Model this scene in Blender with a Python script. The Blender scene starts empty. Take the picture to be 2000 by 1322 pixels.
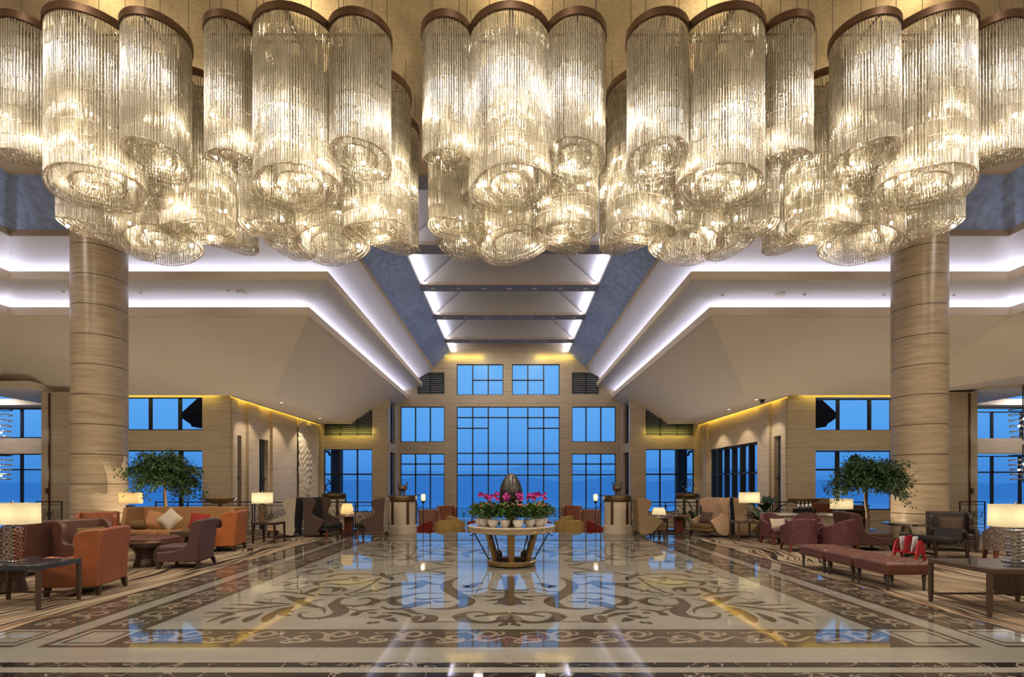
import bpy, bmesh, math, random
from mathutils import Vector, Matrix
R = math.radians
PI = math.pi
random.seed(7)
scn = bpy.context.scene
COL = scn.collection
EYE = 1.6                      # eye height in metres
CX, HY, F = 995.0, 946.0, 1000.0   # optical axis of the 2000 x 1322 photograph

def at(px, py, d):
    """a point of the hall from its direction and its distance along the aisle"""
    return Vector(((px - CX) * d / F, d, EYE + (HY - py) * d / F))
def xat(px, d): return (px - CX) * d / F
def zat(py, d): return EYE + (HY - py) * d / F

# ------------------------------------------------------------------ materials
MATS = {}
def srgb(r, g, b):
    f = lambda c: (c / 255 / 12.92) if c / 255 <= 0.04045 else ((c / 255 + 0.055) / 1.055) ** 2.4
    return (f(r), f(g), f(b), 1.0)
def mat(name):
    m = bpy.data.materials.new(name); m.use_nodes = True
    nt = m.node_tree
    b = nt.nodes.get('Principled BSDF')
    MATS[name] = m
    return m, nt, b
def simple(name, col, rough=0.5, metal=0.0, spec=0.5, bump=0.0, bscale=60, var=0.0, vscale=6.0, coat=0.0):
    m, nt, b = mat(name)
    b.inputs['Base Color'].default_value = col
    b.inputs['Roughness'].default_value = rough
    b.inputs['Metallic'].default_value = metal
    b.inputs['Specular IOR Level'].default_value = spec
    b.inputs['Coat Weight'].default_value = coat
    if var or bump:
        tc = nt.nodes.new('ShaderNodeTexCoord')
    if var:
        n = nt.nodes.new('ShaderNodeTexNoise'); n.inputs['Scale'].default_value = vscale; n.inputs['Detail'].default_value = 4
        nt.links.new(tc.outputs['Object'], n.inputs['Vector'])
        r = nt.nodes.new('ShaderNodeValToRGB')
        r.color_ramp.elements[0].position = 0.3; r.color_ramp.elements[1].position = 0.7
        r.color_ramp.elements[0].color = tuple(c * (1 - var) for c in col[:3]) + (1,)
        r.color_ramp.elements[1].color = tuple(min(1, c * (1 + var)) for c in col[:3]) + (1,)
        nt.links.new(n.outputs['Fac'], r.inputs['Fac']); nt.links.new(r.outputs['Color'], b.inputs['Base Color'])
    if bump:
        n2 = nt.nodes.new('ShaderNodeTexNoise'); n2.inputs['Scale'].default_value = bscale
        nt.links.new(tc.outputs['Object'], n2.inputs['Vector'])
        bp = nt.nodes.new('ShaderNodeBump'); bp.inputs['Strength'].default_value = bump; bp.inputs['Distance'].default_value = 0.02
        nt.links.new(n2.outputs['Fac'], bp.inputs['Height']); nt.links.new(bp.outputs['Normal'], b.inputs['Normal'])
    return m
def emis(name, col, strength, base=None):
    m, nt, b = mat(name)
    b.inputs['Base Color'].default_value = base or col
    b.inputs['Emission Color'].default_value = col
    b.inputs['Emission Strength'].default_value = strength
    b.inputs['Roughness'].default_value = 0.6
    return m
def math_node(nt, op, a, b=None):
    n = nt.nodes.new('ShaderNodeMath'); n.operation = op
    for i, v in enumerate((a, b)):
        if v is None: continue
        if isinstance(v, (int, float)): n.inputs[i].default_value = v
        else: nt.links.new(v, n.inputs[i])
    return n.outputs[0]

def stone(name, c0, c1, joint_h=0.8, joint_v=0.0, rough=0.35, zs=9.0, joint=0.55, jw=0.012, off=0.0):
    """travertine: horizontal veins, horizontal (and vertical) joints"""
    m, nt, b = mat(name)
    L = nt.links.new
    tc = nt.nodes.new('ShaderNodeTexCoord')
    mp = nt.nodes.new('ShaderNodeMapping'); mp.inputs['Scale'].default_value = (0.7, 0.7, zs)
    L(tc.outputs['Object'], mp.inputs['Vector'])
    n = nt.nodes.new('ShaderNodeTexNoise'); n.inputs['Scale'].default_value = 1.6; n.inputs['Detail'].default_value = 8; n.inputs['Roughness'].default_value = 0.65
    n.inputs['Distortion'].default_value = 0.4
    L(mp.outputs['Vector'], n.inputs['Vector'])
    r = nt.nodes.new('ShaderNodeValToRGB')
    r.color_ramp.elements[0].position = 0.32; r.color_ramp.elements[0].color = c0
    r.color_ramp.elements[1].position = 0.68; r.color_ramp.elements[1].color = c1
    L(n.outputs['Fac'], r.inputs['Fac'])
    sep = nt.nodes.new('ShaderNodeSeparateXYZ'); L(tc.outputs['Object'], sep.inputs['Vector'])
    z = math_node(nt, 'ADD', sep.outputs['Z'], 20.0 + off)
    fz = math_node(nt, 'FRACT', math_node(nt, 'DIVIDE', z, joint_h))
    lz = math_node(nt, 'LESS_THAN', fz, jw / joint_h)
    if joint_v:
        xy = math_node(nt, 'ADD', sep.outputs['X'], sep.outputs['Y'])
        fx = math_node(nt, 'FRACT', math_node(nt, 'DIVIDE', math_node(nt, 'ADD', xy, 100.0), joint_v))
        lx = math_node(nt, 'LESS_THAN', fx, 0.006 / joint_v)
        lz = math_node(nt, 'MAXIMUM', lz, lx)
    mx = nt.nodes.new('ShaderNodeMixRGB'); mx.blend_type = 'MIX'
    mx.inputs['Color2'].default_value = tuple(c * (1 - joint) for c in c0[:3]) + (1,)
    L(lz, mx.inputs['Fac']); L(r.outputs['Color'], mx.inputs['Color1'])
    L(mx.outputs['Color'], b.inputs['Base Color'])
    b.inputs['Roughness'].default_value = rough
    return m

def marble(name, c0, c1, rough=0.06, scale=1.2, tile=0.0, vein=None, vein_w=0.02, spec=0.5, coat=0.0):
    m, nt, b = mat(name)
    L = nt.links.new
    tc = nt.nodes.new('ShaderNodeTexCoord')
    n = nt.nodes.new('ShaderNodeTexNoise'); n.inputs['Scale'].default_value = scale; n.inputs['Detail'].default_value = 8; n.inputs['Roughness'].default_value = 0.6
    mp = nt.nodes.new('ShaderNodeMapping'); mp.inputs['Scale'].default_value = (0.5, 2.2, 1)
    L(tc.outputs['Object'], mp.inputs['Vector']); L(mp.outputs['Vector'], n.inputs['Vector'])
    r = nt.nodes.new('ShaderNodeValToRGB')
    r.color_ramp.elements[0].position = 0.3; r.color_ramp.elements[0].color = c0
    r.color_ramp.elements[1].position = 0.7; r.color_ramp.elements[1].color = c1
    L(n.outputs['Fac'], r.inputs['Fac'])
    out = r.outputs['Color']
    if vein:
        v = nt.nodes.new('ShaderNodeTexNoise'); v.inputs['Scale'].default_value = 2.2; v.inputs['Detail'].default_value = 6; v.inputs['Distortion'].default_value = 1.2
        L(tc.outputs['Object'], v.inputs['Vector'])
        a = math_node(nt, 'ABSOLUTE', math_node(nt, 'SUBTRACT', v.outputs['Fac'], 0.5))
        lt = math_node(nt, 'LESS_THAN', a, vein_w * 0.25)
        mx = nt.nodes.new('ShaderNodeMixRGB'); mx.inputs['Color2'].default_value = vein
        L(math_node(nt, 'MULTIPLY', lt, 0.7), mx.inputs['Fac']); L(out, mx.inputs['Color1']); out = mx.outputs['Color']
    if tile:
        sep = nt.nodes.new('ShaderNodeSeparateXYZ'); L(tc.outputs['Object'], sep.inputs['Vector'])
        ls = []
        for ax, o in (('X', 100.6), ('Y', 100.0)):
            f = math_node(nt, 'FRACT', math_node(nt, 'DIVIDE', math_node(nt, 'ADD', sep.outputs[ax], o), tile))
            ls.append(math_node(nt, 'LESS_THAN', f, 0.006 / tile))
        mx = nt.nodes.new('ShaderNodeMixRGB'); mx.inputs['Color2'].default_value = tuple(c * 0.45 for c in c0[:3]) + (1,)
        L(math_node(nt, 'MULTIPLY', math_node(nt, 'MAXIMUM', ls[0], ls[1]), 0.6), mx.inputs['Fac']); L(out, mx.inputs['Color1']); out = mx.outputs['Color']
    L(out, b.inputs['Base Color'])
    b.inputs['Roughness'].default_value = rough
    b.inputs['Specular IOR Level'].default_value = spec
    b.inputs['Coat Weight'].default_value = coat
    b.inputs['Coat Roughness'].default_value = 0.03
    return m

# ------------------------------------------------------------------ mesh builder
class MB:
    def __init__(s): s.v = []; s.f = []; s.m = []
    def add(s, vs, fs, mi=0):
        o = len(s.v)
        s.v.extend([tuple(p) for p in vs])
        for f in fs:
            s.f.append(tuple(i + o for i in f)); s.m.append(mi)
        return s
    def poly(s, pts, mi=0): return s.add(pts, [tuple(range(len(pts)))], mi)
    def box(s, x0, x1, y0, y1, z0, z1, mi=0):
        if x0 > x1: x0, x1 = x1, x0
        if y0 > y1: y0, y1 = y1, y0
        if z0 > z1: z0, z1 = z1, z0
        v = [(x0, y0, z0), (x1, y0, z0), (x1, y1, z0), (x0, y1, z0), (x0, y0, z1), (x1, y0, z1), (x1, y1, z1), (x0, y1, z1)]
        return s.add(v, [(0, 3, 2, 1), (4, 5, 6, 7), (0, 1, 5, 4), (1, 2, 6, 5), (2, 3, 7, 6), (3, 0, 4, 7)], mi)
    def frustum(s, c0, a0, b0, c1, a1, b1, mi=0):
        """four-sided taper between two rectangles (centre, half sizes)"""
        v = [(c0[0] + i * a0, c0[1] + j * b0, c0[2]) for i, j in ((-1, -1), (1, -1), (1, 1), (-1, 1))] + \
            [(c1[0] + i * a1, c1[1] + j * b1, c1[2]) for i, j in ((-1, -1), (1, -1), (1, 1), (-1, 1))]
        return s.add(v, [(0, 3, 2, 1), (4, 5, 6, 7), (0, 1, 5, 4), (1, 2, 6, 5), (2, 3, 7, 6), (3, 0, 4, 7)], mi)
    def prism(s, pts, axis, a, b, mi=0):
        """extrude a 2D outline along an axis from a to b"""
        n = len(pts)
        def P3(p, t):
            if axis == 'x': return (t, p[0], p[1])
            if axis == 'y': return (p[0], t, p[1])
            return (p[0], p[1], t)
        v = [P3(p, a) for p in pts] + [P3(p, b) for p in pts]
        fs = [tuple(range(n - 1, -1, -1)), tuple(range(n, 2 * n))]
        fs += [(i, (i + 1) % n, n + (i + 1) % n, n + i) for i in range(n)]
        return s.add(v, fs, mi)
    def lathe(s, prof, n=24, c=(0, 0, 0), mi=0, cap=True, ax=None):
        v = []; fs = []
        for r, z in prof:
            for k in range(n):
                a = 2 * PI * k / n
                v.append((c[0] + r * math.cos(a), c[1] + r * math.sin(a), c[2] + z))
        for i in range(len(prof) - 1):
            for k in range(n):
                k2 = (k + 1) % n
                fs.append((i * n + k, i * n + k2, (i + 1) * n + k2, (i + 1) * n + k))
        if cap:
            if prof[0][0] > 1e-5: fs.append(tuple(range(n - 1, -1, -1)))
            if prof[-1][0] > 1e-5: fs.append(tuple((len(prof) - 1) * n + k for k in range(n)))
        return s.add(v, fs, mi)
    def tube(s, pts, r, n=6, mi=0, closed=False, cap=True):
        pts = [Vector(p) for p in pts]; m = len(pts)
        rs = r if isinstance(r, (list, tuple)) else [r] * m
        v = []; fs = []
        up = None
        for i, p in enumerate(pts):
            if closed: t = pts[(i + 1) % m] - pts[i - 1]
            else: t = pts[min(i + 1, m - 1)] - pts[max(i - 1, 0)]
            if t.length < 1e-9: t = Vector((0, 0, 1))
            t.normalize()
            if up is None:
                up = t.orthogonal().normalized()
            u = up - t * up.dot(t)
            if u.length < 1e-6: u = t.orthogonal()
            u.normalize(); up = u
            w = t.cross(u)
            for k in range(n):
                a = 2 * PI * k / n + PI / n
                q = p + (u * math.cos(a) + w * math.sin(a)) * rs[i]
                v.append(tuple(q))
        for i in range(m if closed else m - 1):
            j = (i + 1) % m
            for k in range(n):
                k2 = (k + 1) % n
                fs.append((i * n + k, i * n + k2, j * n + k2, j * n + k))
        if cap and not closed:
            fs.append(tuple(range(n - 1, -1, -1))); fs.append(tuple((m - 1) * n + k for k in range(n)))
        return s.add(v, fs, mi)
    def sphere(s, c, r, nu=12, nv=8, mi=0, sc=(1, 1, 1)):
        v = []; fs = []
        for i in range(nv + 1):
            t = PI * i / nv
            for k in range(nu):
                a = 2 * PI * k / nu
                v.append((c[0] + r * sc[0] * math.sin(t) * math.cos(a), c[1] + r * sc[1] * math.sin(t) * math.sin(a), c[2] - r * sc[2] * math.cos(t)))
        for i in range(nv):
            for k in range(nu):
                k2 = (k + 1) % nu
                fs.append((i * nu + k, i * nu + k2, (i + 1) * nu + k2, (i + 1) * nu + k))
        return s.add(v, fs, mi)
    def pillow(s, c, w, h, t, rot=None, mi=0, n=8):
        """a stuffed square cushion lying in its local x-z plane"""
        v = []; fs = []
        M = rot or Matrix.Identity(3)
        for side in (1, -1):
            o = len(v)
            for i in range(n + 1):
                for j in range(n + 1):
                    a = -1 + 2 * i / n; b = -1 + 2 * j / n
                    th = t * 0.5 * ((1 - a ** 4) * (1 - b ** 4)) ** 0.6
                    k = 1 - 0.07 * (1 - abs(a)) * abs(b) - 0.0
                    k2 = 1 - 0.07 * (1 - abs(b)) * abs(a)
                    q = M @ Vector((a * w / 2 * k2, side * th, b * h / 2 * k))
                    v.append((c[0] + q.x, c[1] + q.y, c[2] + q.z))
            for i in range(n):
                for j in range(n):
                    q = (o + i * (n + 1) + j, o + (i + 1) * (n + 1) + j, o + (i + 1) * (n + 1) + j + 1, o + i * (n + 1) + j + 1)
                    fs.append(q if side < 0 else q[::-1])
        return s.add(v, fs, mi)
    def build(s, name, mats, parent=None, loc=(0, 0, 0), rz=0.0, smooth=None, bevel=0.0, seg=2, link=True):
        me = bpy.data.meshes.new(name)
        me.from_pydata(s.v, [], s.f)
        ms = mats if isinstance(mats, (list, tuple)) else [mats]
        for m in ms: me.materials.append(MATS[m] if isinstance(m, str) else m)
        if len(ms) > 1: me.polygons.foreach_set('material_index', s.m)
        me.validate(); me.update()
        bm = bmesh.new(); bm.from_mesh(me)
        bmesh.ops.recalc_face_normals(bm, faces=bm.faces); bm.to_mesh(me); bm.free()
        if smooth is not None:
            me.polygons.foreach_set('use_smooth', [True] * len(me.polygons))
            me.set_sharp_from_angle(angle=R(smooth))
        o = bpy.data.objects.new(name, me)
        o.location = loc; o.rotation_euler = (0, 0, rz)
        if parent: o.parent = parent
        if link: COL.objects.link(o)
        if bevel:
            b = o.modifiers.new('bevel', 'BEVEL'); b.width = bevel; b.segments = seg; b.limit_method = 'ANGLE'; b.angle_limit = R(40)
            me.polygons.foreach_set('use_smooth', [True] * len(me.polygons)); me.set_sharp_from_angle(angle=R(60))
        return o

def thing(name, label, cat, loc=(0, 0, 0), rz=0.0, group=None):
    o = bpy.data.objects.new(name, None); COL.objects.link(o)
    o.location = loc; o.rotation_euler = (0, 0, rz)
    o['label'] = label; o['category'] = cat
    if group: o['group'] = group
    return o
def tag(o, label=None, cat=None, group=None, kind=None):
    if label: o['label'] = label
    if cat: o['category'] = cat
    if group: o['group'] = group
    if kind: o['kind'] = kind
    return o
def struct(o): o['kind'] = 'structure'; return o
def dup(root, loc=None, rz=None, label=None, group=None):
    kids = {}
    for o in bpy.data.objects:
        if o.parent: kids.setdefault(o.parent.name, []).append(o)
    def rec(o, par):
        c = o.copy(); COL.objects.link(c)
        if par: c.parent = par
        for ch in kids.get(o.name, []): rec(ch, c)
        return c
    r = rec(root, None)
    if loc is not None: r.location = loc
    if rz is not None: r.rotation_euler = (0, 0, rz)
    if label: r['label'] = label
    if group: r['group'] = group
    return r
def catmull(pts, n=8, closed=False):
    pts = [tuple(p) for p in pts]; m = len(pts); out = []
    rng = range(m if closed else m - 1)
    for i in rng:
        if closed: p0, p1, p2, p3 = pts[i - 1], pts[i], pts[(i + 1) % m], pts[(i + 2) % m]
        else: p0, p1, p2, p3 = pts[max(i - 1, 0)], pts[i], pts[i + 1], pts[min(i + 2, m - 1)]
        for k in range(n):
            t = k / n
            out.append(tuple(0.5 * (2 * b + (c - a) * t + (2 * a - 5 * b + 4 * c - d) * t * t + (3 * b - a - 3 * c + d) * t ** 3) for a, b, c, d in zip(p0, p1, p2, p3)))
    if not closed: out.append(pts[-1])
    return out
def area(name, loc, size, power, col, rot=(0, 0, 0), sy=None, spread=180):
    l = bpy.data.lights.new(name, 'AREA'); l.energy = power; l.color = col
    l.shape = 'RECTANGLE' if sy else 'SQUARE'; l.size = size
    if sy: l.size_y = sy
    l.spread = R(spread)
    o = bpy.data.objects.new(name, l); o.location = loc; o.rotation_euler = rot; COL.objects.link(o)
    return o
def point(name, loc, power, col, r=0.05):
    l = bpy.data.lights.new(name, 'POINT'); l.energy = power; l.color = col; l.shadow_soft_size = r
    o = bpy.data.objects.new(name, l); o.location = loc; COL.objects.link(o); return o
def spot(name, loc, target, power, col, ang=60, r=0.05, blend=0.4):
    l = bpy.data.lights.new(name, 'SPOT'); l.energy = power; l.color = col; l.shadow_soft_size = r; l.spot_size = R(ang); l.spot_blend = blend
    o = bpy.data.objects.new(name, l); o.location = loc
    d = Vector(target) - Vector(loc); o.rotation_euler = d.to_track_quat('-Z', 'Y').to_euler(); COL.objects.link(o); return o
# ------------------------------------------------------------------ setting materials
simple('plaster_beige', (0.82, 0.71, 0.57, 1), 0.8, bump=0.03, bscale=30)
simple('plaster_white', (0.74, 0.72, 0.74, 1), 0.8)
simple('plaster_gold', (0.56, 0.43, 0.25, 1), 0.65, var=0.16, vscale=14, bump=0.5, bscale=22)
simple('plaster_panel', (0.52, 0.47, 0.40, 1), 0.8, var=0.10, vscale=30, bump=0.15, bscale=60)
simple('plaster_blue', (0.34, 0.44, 0.70, 1), 0.7, var=0.25, vscale=5, bump=0.3, bscale=14)
simple('beam_grey', (0.24, 0.24, 0.27, 1), 0.6)
simple('beam_edge', (0.42, 0.33, 0.24, 1), 0.6)
stone('travertine', (0.42, 0.325, 0.215, 1), (0.56, 0.455, 0.32, 1), 0.8, 3.1, 0.4)
stone('travertine_column', (0.36, 0.265, 0.165, 1), (0.58, 0.46, 0.31, 1), 0.8, 0, 0.28, 8.0, joint=0.8, jw=0.022)
simple('relief_stone', (0.60, 0.51, 0.38, 1), 0.7)
simple('frame_dark', (0.015, 0.016, 0.02, 1), 0.4)
simple('dark_glass', (0.02, 0.025, 0.035, 1), 0.08)
simple('eave_dark', (0.02, 0.025, 0.04, 1), 0.8)
simple('slat_grey', (0.20, 0.21, 0.22, 1), 0.6)
simple('metal_seam', (0.55, 0.55, 0.6, 1), 0.2, 1.0)
simple('bronze', (0.16, 0.09, 0.05, 1), 0.35, 0.8)
marble('marble_cream', (0.205, 0.188, 0.158, 1), (0.27, 0.248, 0.21, 1), 0.045, 1.4, tile=1.3)
marble('marble_brown', (0.055, 0.040, 0.029, 1), (0.085, 0.062, 0.045, 1), 0.045, 3.0)
marble('marble_tan', (0.19, 0.15, 0.11, 1), (0.25, 0.20, 0.15, 1), 0.045, 3.0)
marble('marble_black', (0.008, 0.007, 0.007, 1), (0.022, 0.018, 0.016, 1), 0.04, 3.0, vein=(0.30, 0.25, 0.2, 1), vein_w=0.03)
simple('hill', (0.15, 0.34, 0.58, 1), 1.0)  # haze of distance is mixed into the blue of both hill colours
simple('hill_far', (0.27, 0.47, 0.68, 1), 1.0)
simple('lake', (0.10, 0.28, 0.50, 1), 0.12)

def glass_material():
    m, nt, b = mat('pane_glass')
    out = nt.nodes.get('Material Output')
    t = nt.nodes.new('ShaderNodeBsdfTransparent'); t.inputs['Color'].default_value = (0.95, 0.97, 1, 1)
    g = nt.nodes.new('ShaderNodeBsdfGlossy'); g.inputs['Roughness'].default_value = 0.25
    mx = nt.nodes.new('ShaderNodeMixShader'); mx.inputs['Fac'].default_value = 0.02
    nt.links.new(t.outputs[0], mx.inputs[1]); nt.links.new(g.outputs[0], mx.inputs[2]); nt.links.new(mx.outputs[0], out.inputs['Surface'])
glass_material()

def carpet_material():
    m, nt, b = mat('carpet_stripes')
    L = nt.links.new
    tc = nt.nodes.new('ShaderNodeTexCoord')
    n = nt.nodes.new('ShaderNodeTexNoise'); n.inputs['Scale'].default_value = 0.45; n.inputs['Detail'].default_value = 1
    L(tc.outputs['Object'], n.inputs['Vector'])
    sep = nt.nodes.new('ShaderNodeSeparateXYZ'); L(tc.outputs['Object'], sep.inputs['Vector'])
    x = math_node(nt, 'ADD', math_node(nt, 'ABSOLUTE', sep.outputs['X']), math_node(nt, 'MULTIPLY', n.outputs['Fac'], 1.6))
    x = math_node(nt, 'ADD', x, math_node(nt, 'MULTIPLY', math_node(nt, 'SINE', math_node(nt, 'MULTIPLY', sep.outputs['Y'], 0.8)), 0.12))
    comb = nt.nodes.new('ShaderNodeCombineXYZ'); L(math_node(nt, 'MULTIPLY', x, 2.7), comb.inputs['X']); L(math_node(nt, 'MULTIPLY', sep.outputs['Y'], 0.11), comb.inputs['Y'])
    s = nt.nodes.new('ShaderNodeTexNoise'); s.inputs['Scale'].default_value = 1.0; s.inputs['Detail'].default_value = 2.2; s.inputs['Roughness'].default_value = 0.6
    L(comb.outputs[0], s.inputs['Vector'])
    r = nt.nodes.new('ShaderNodeValToRGB'); cr = r.color_ramp; cr.interpolation = 'LINEAR'
    E = [(0.26, (0.03, 0.02, 0.016)), (0.31, (0.20, 0.12, 0.07)), (0.36, (0.40, 0.31, 0.21)), (0.405, (0.34, 0.25, 0.165)), (0.42, (0.03, 0.02, 0.016)), (0.44, (0.03, 0.02, 0.016)), (0.455, (0.36, 0.27, 0.18)), (0.50, (0.42, 0.34, 0.24)), (0.515, (0.05, 0.035, 0.025)), (0.53, (0.26, 0.15, 0.085)), (0.57, (0.40, 0.31, 0.21)), (0.585, (0.03, 0.02, 0.016)), (0.61, (0.05, 0.03, 0.022)), (0.62, (0.25, 0.15, 0.085)), (0.68, (0.42, 0.34, 0.25))]
    cr.elements[0].position = E[0][0]; cr.elements[0].color = E[0][1] + (1,)
    cr.elements[1].position = E[-1][0]; cr.elements[1].color = E[-1][1] + (1,)
    for p, c in E[1:-1]:
        e = cr.elements.new(p); e.color = tuple(v * .80 for v in c) + (1,)
    L(s.outputs['Fac'], r.inputs['Fac']); L(r.outputs['Color'], b.inputs['Base Color'])
    b.inputs['Roughness'].default_value = 0.95; b.inputs['Specular IOR Level'].default_value = 0.1
    n2 = nt.nodes.new('ShaderNodeTexNoise'); n2.inputs['Scale'].default_value = 120
    L(tc.outputs['Object'], n2.inputs['Vector'])
    bp = nt.nodes.new('ShaderNodeBump'); bp.inputs['Strength'].default_value = 0.3; bp.inputs['Distance'].default_value = 0.01
    L(n2.outputs['Fac'], bp.inputs['Height']); L(bp.outputs['Normal'], b.inputs['Normal'])
carpet_material()

# ------------------------------------------------------------------ heights and distances of the hall
Yw = 35.4          # gable wall
Yo = 32.6          # outer bays
Yl = 22.5          # frontal side walls
Yg = 26.0          # wing windows
Xs = 12.3          # side walls
Xr = 7.7           # return walls
def z_(h): return EYE + h
GOLD = z_(9.12)
LOW = -0.7         # floor of the sunken lounge

# ------------------------------------------------------------------ ceilings: stepped cove mouldings
def sweep(name, prof, m, sides, parent=None, front=True, aisle=True, k=1.0):
    """a profile (s outwards from the lower lip, height) run along front and aisle edges of the stepped ceiling"""
    mb = MB()
    for sg in sides:
        rows = []
        for s, h in prof:
            rows.append([(sg * (17.6 + s), 6.0, z_(h)), (sg * (17.6 + s), 18 + s, z_(h)), (sg * (7.04 + s * k), 18 + s, z_(h)), (sg * (7.04 + s * k), Yw, z_(h))])
        for a, b in zip(rows[:-1], rows[1:]):
            for i in range(3):
                mb.poly([a[i], a[i + 1], b[i + 1], b[i]])
    return struct(mb.build(name, m, parent))
for sg, side in ((-1, 'left'), (1, 'right')):
    sweep('ceiling_lip_' + side, [(0.10, 5.90), (0.10, 5.93), (0, 5.95), (0, 6.23), (0.06, 6.23), (0.06, 6.03), (0.5, 6.03)], 'plaster_beige', (sg,))
    sweep('ceiling_cove_' + side, [(0.5, 6.03), (0.5, 6.40), (-0.92, 6.80)], 'plaster_white', (sg,))
    sweep('ceiling_upper_lip_' + side, [(-0.92, 6.80), (-0.95, 6.78), (-1.01, 6.80), (-1.01, 7.07), (-0.95, 7.07), (-0.95, 6.87), (-0.5, 6.87)], 'plaster_beige', (sg,))
    sweep('ceiling_upper_cove_' + side, [(-0.5, 6.87), (-0.5, 7.22), (-1.70, 7.88)], 'plaster_white', (sg,))
    sweep('trim_' + ('1' if sg < 0 else '2'), [(-1.70, 7.88), (-1.77, 7.88), (-1.77, 8.08), (-1.60, 8.08)], 'beam_edge', (sg,))
    sweep('ceiling_slope_' + side, [(-1.77, 8.08), (-2.93, 9.12)], 'plaster_blue', (sg,))
    # sloping soffits below the lower lip
    mb = MB()
    lipf = 5.90; A = (sg * 17.7, 18.1, z_(lipf)); B = (sg * 16.8, 22.1, z_(3.85)); Cc = (sg * 7.14, 18.1, z_(lipf)); Dd = (sg * 10.2, 22.1, z_(3.85))
    mb.poly([A, Cc, Dd, B])
    mb.poly([Cc, (sg * 7.14, Yw, z_(lipf)), (sg * 10.2, Yw, z_(3.85)), Dd])
    mb.poly([A, B, (sg * 21.9, 22.1, z_(4.15)), (sg * 27, 6.0, z_(4.6)), (sg * 17.7, 6.0, z_(lipf))])
    # flat soffit with the cove slot along the walls
    zf = z_(3.85)
    mb.poly([Dd, (sg * 10.2, Yo, zf), (sg * 12.02, Yo, zf), (sg * 12.02, 22.1, zf)])
    mb.box(sg * 12.0, sg * 12.03, 22.1, Yo, zf - 0.05, zf + 0.02)
    mb.poly([(sg * 12.02, 22.1, zf), (sg * 12.02, Yo, zf), (sg * 12.02, Yo, zf + 0.35), (sg * 12.02, 22.1, zf + 0.35)])
    mb.poly([(sg * 12.02, 22.1, zf + 0.35), (sg * 12.02, Yo, zf + 0.35), (sg * 12.4, Yo, zf + 0.35), (sg * 12.4, 22.1, zf + 0.35)])
    mb.poly([(sg * 10.2, 22.1, zf), (sg * 21.9, 22.1, z_(4.15)), (sg * 21.9, 22.1, zf + 0.6), (sg * 10.2, 22.1, zf + 0.6)])
    mb.poly([(sg * 12.0, 22.1, zf + 0.4), (sg * 21.9, 22.1, zf + 0.4), (sg * 21.9, 22.7, zf + 0.4), (sg * 12.0, 22.7, zf + 0.4)])
    struct(mb.build('ceiling_soffit_' + side, 'plaster_beige'))
    # wing ceiling with a coffer
    mb = MB()
    zw = zat(795, Yg) + 0.02
    x0, x1 = sg * 19.7, sg * 30
    mb.box(x0, x1, 21.0, 22.4, zw, zw + 0.3); mb.box(x0, x1, 25.4, 26.4, zw, zw + 0.3); mb.box(x0, sg * 22.8, 22.4, 25.4, zw, zw + 0.3)
    struct(mb.build('ceiling_wing_' + side, 'plaster_beige'))
    mb = MB(); mb.box(sg * 22.6, x1, 22.2, 25.6, zw + 0.5, zw + 0.6)
    struct(mb.build('ceiling_coffer_' + side, 'plaster_gold'))

mb = MB()   # flat gold ceiling the chandeliers hang from
mb.box(-20, 20, -8.2, 15.07, GOLD, GOLD + 0.2)
struct(mb.build('ceiling', 'plaster_gold'))
mb = MB()   # upper part of the gable roof
for sg in (-1, 1):
    mb.poly([(sg * 4.113, 15.1, GOLD), (sg * 4.113, Yw, GOLD), (0, Yw, z_(12.82)), (0, 15.1, z_(12.82))])
struct(mb.build('ceiling_ridge', 'plaster_white'))
mb = MB()   # unseen slab added over everything to keep sky light out of the roof space
mb.box(-31, 31, -9, 36.2, z_(13.2), z_(13.6))
struct(mb.build('sky_block_slab', 'eave_dark'))
COLLARS = [15.07, 19.49, 23.4, 27.55, 32.2]
for i, d in enumerate(COLLARS):
    mb = MB()
    xe = 4.16
    mb.box(-xe, xe, d, d + 0.75, GOLD - 0.02, GOLD + 0.06, 1)
    mb.box(-xe, xe, d - 0.06, d, GOLD - 0.02, GOLD + 0.12, 0)
    o = struct(mb.build('beam_%d' % (i + 1), ['beam_edge', 'beam_grey']))
    mb = MB()
    if i: mb.prism([(-3.9, GOLD + 0.12), (3.9, GOLD + 0.12), (0.05, z_(12.7)), (-0.05, z_(12.7))], 'y', d + 0.02, d + 0.2)
    else: mb.prism([(-4.1, GOLD + 0.12), (4.1, GOLD + 0.12), (0.05, z_(12.8)), (-0.05, z_(12.8))], 'y', d + 0.02, d + 0.2)
    struct(mb.build('beam_panel_%d' % (i + 1), 'plaster_panel'))

# ------------------------------------------------------------------ walls
def rects(name, d, rs, m='travertine', th=0.35):
    mb = MB()
    for x0, x1, y0, y1 in rs:
        mb.box(xat(x0, d), xat(x1, d), d, d + th, zat(y1, d), zat(y0, d))
    return struct(mb.build(name, m))
G = 1016   # sill line of the lowest windows
wb = []
for m_ in (0, 1):
    f = (lambda a: a) if m_ == 0 else (lambda a: 1985 - a)
    wb += [(f(770), f(782), 600, 1060), (f(868), f(892), 640, 1060), (f(782), f(868), 863, 886), (f(782), f(868), 770, 794),
           (f(782), f(868), G, 1060), (f(770), f(815), 640, 770), (f(815), f(868), 640, 727)]
wb += [(892, 1093, 771, 794), (983, 1000, 711, 771), (892, 1093, 560, 711), (892, 1093, G, 1060)]
rects('wall_back', Yw, wb)
mb = MB()
mb.prism([(-4.2, GOLD - 0.3), (4.2, GOLD - 0.3), (0, z_(12.9))], 'y', Yw + 0.01, Yw + 0.3)
struct(mb.build('wall_gable', 'travertine'))
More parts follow.
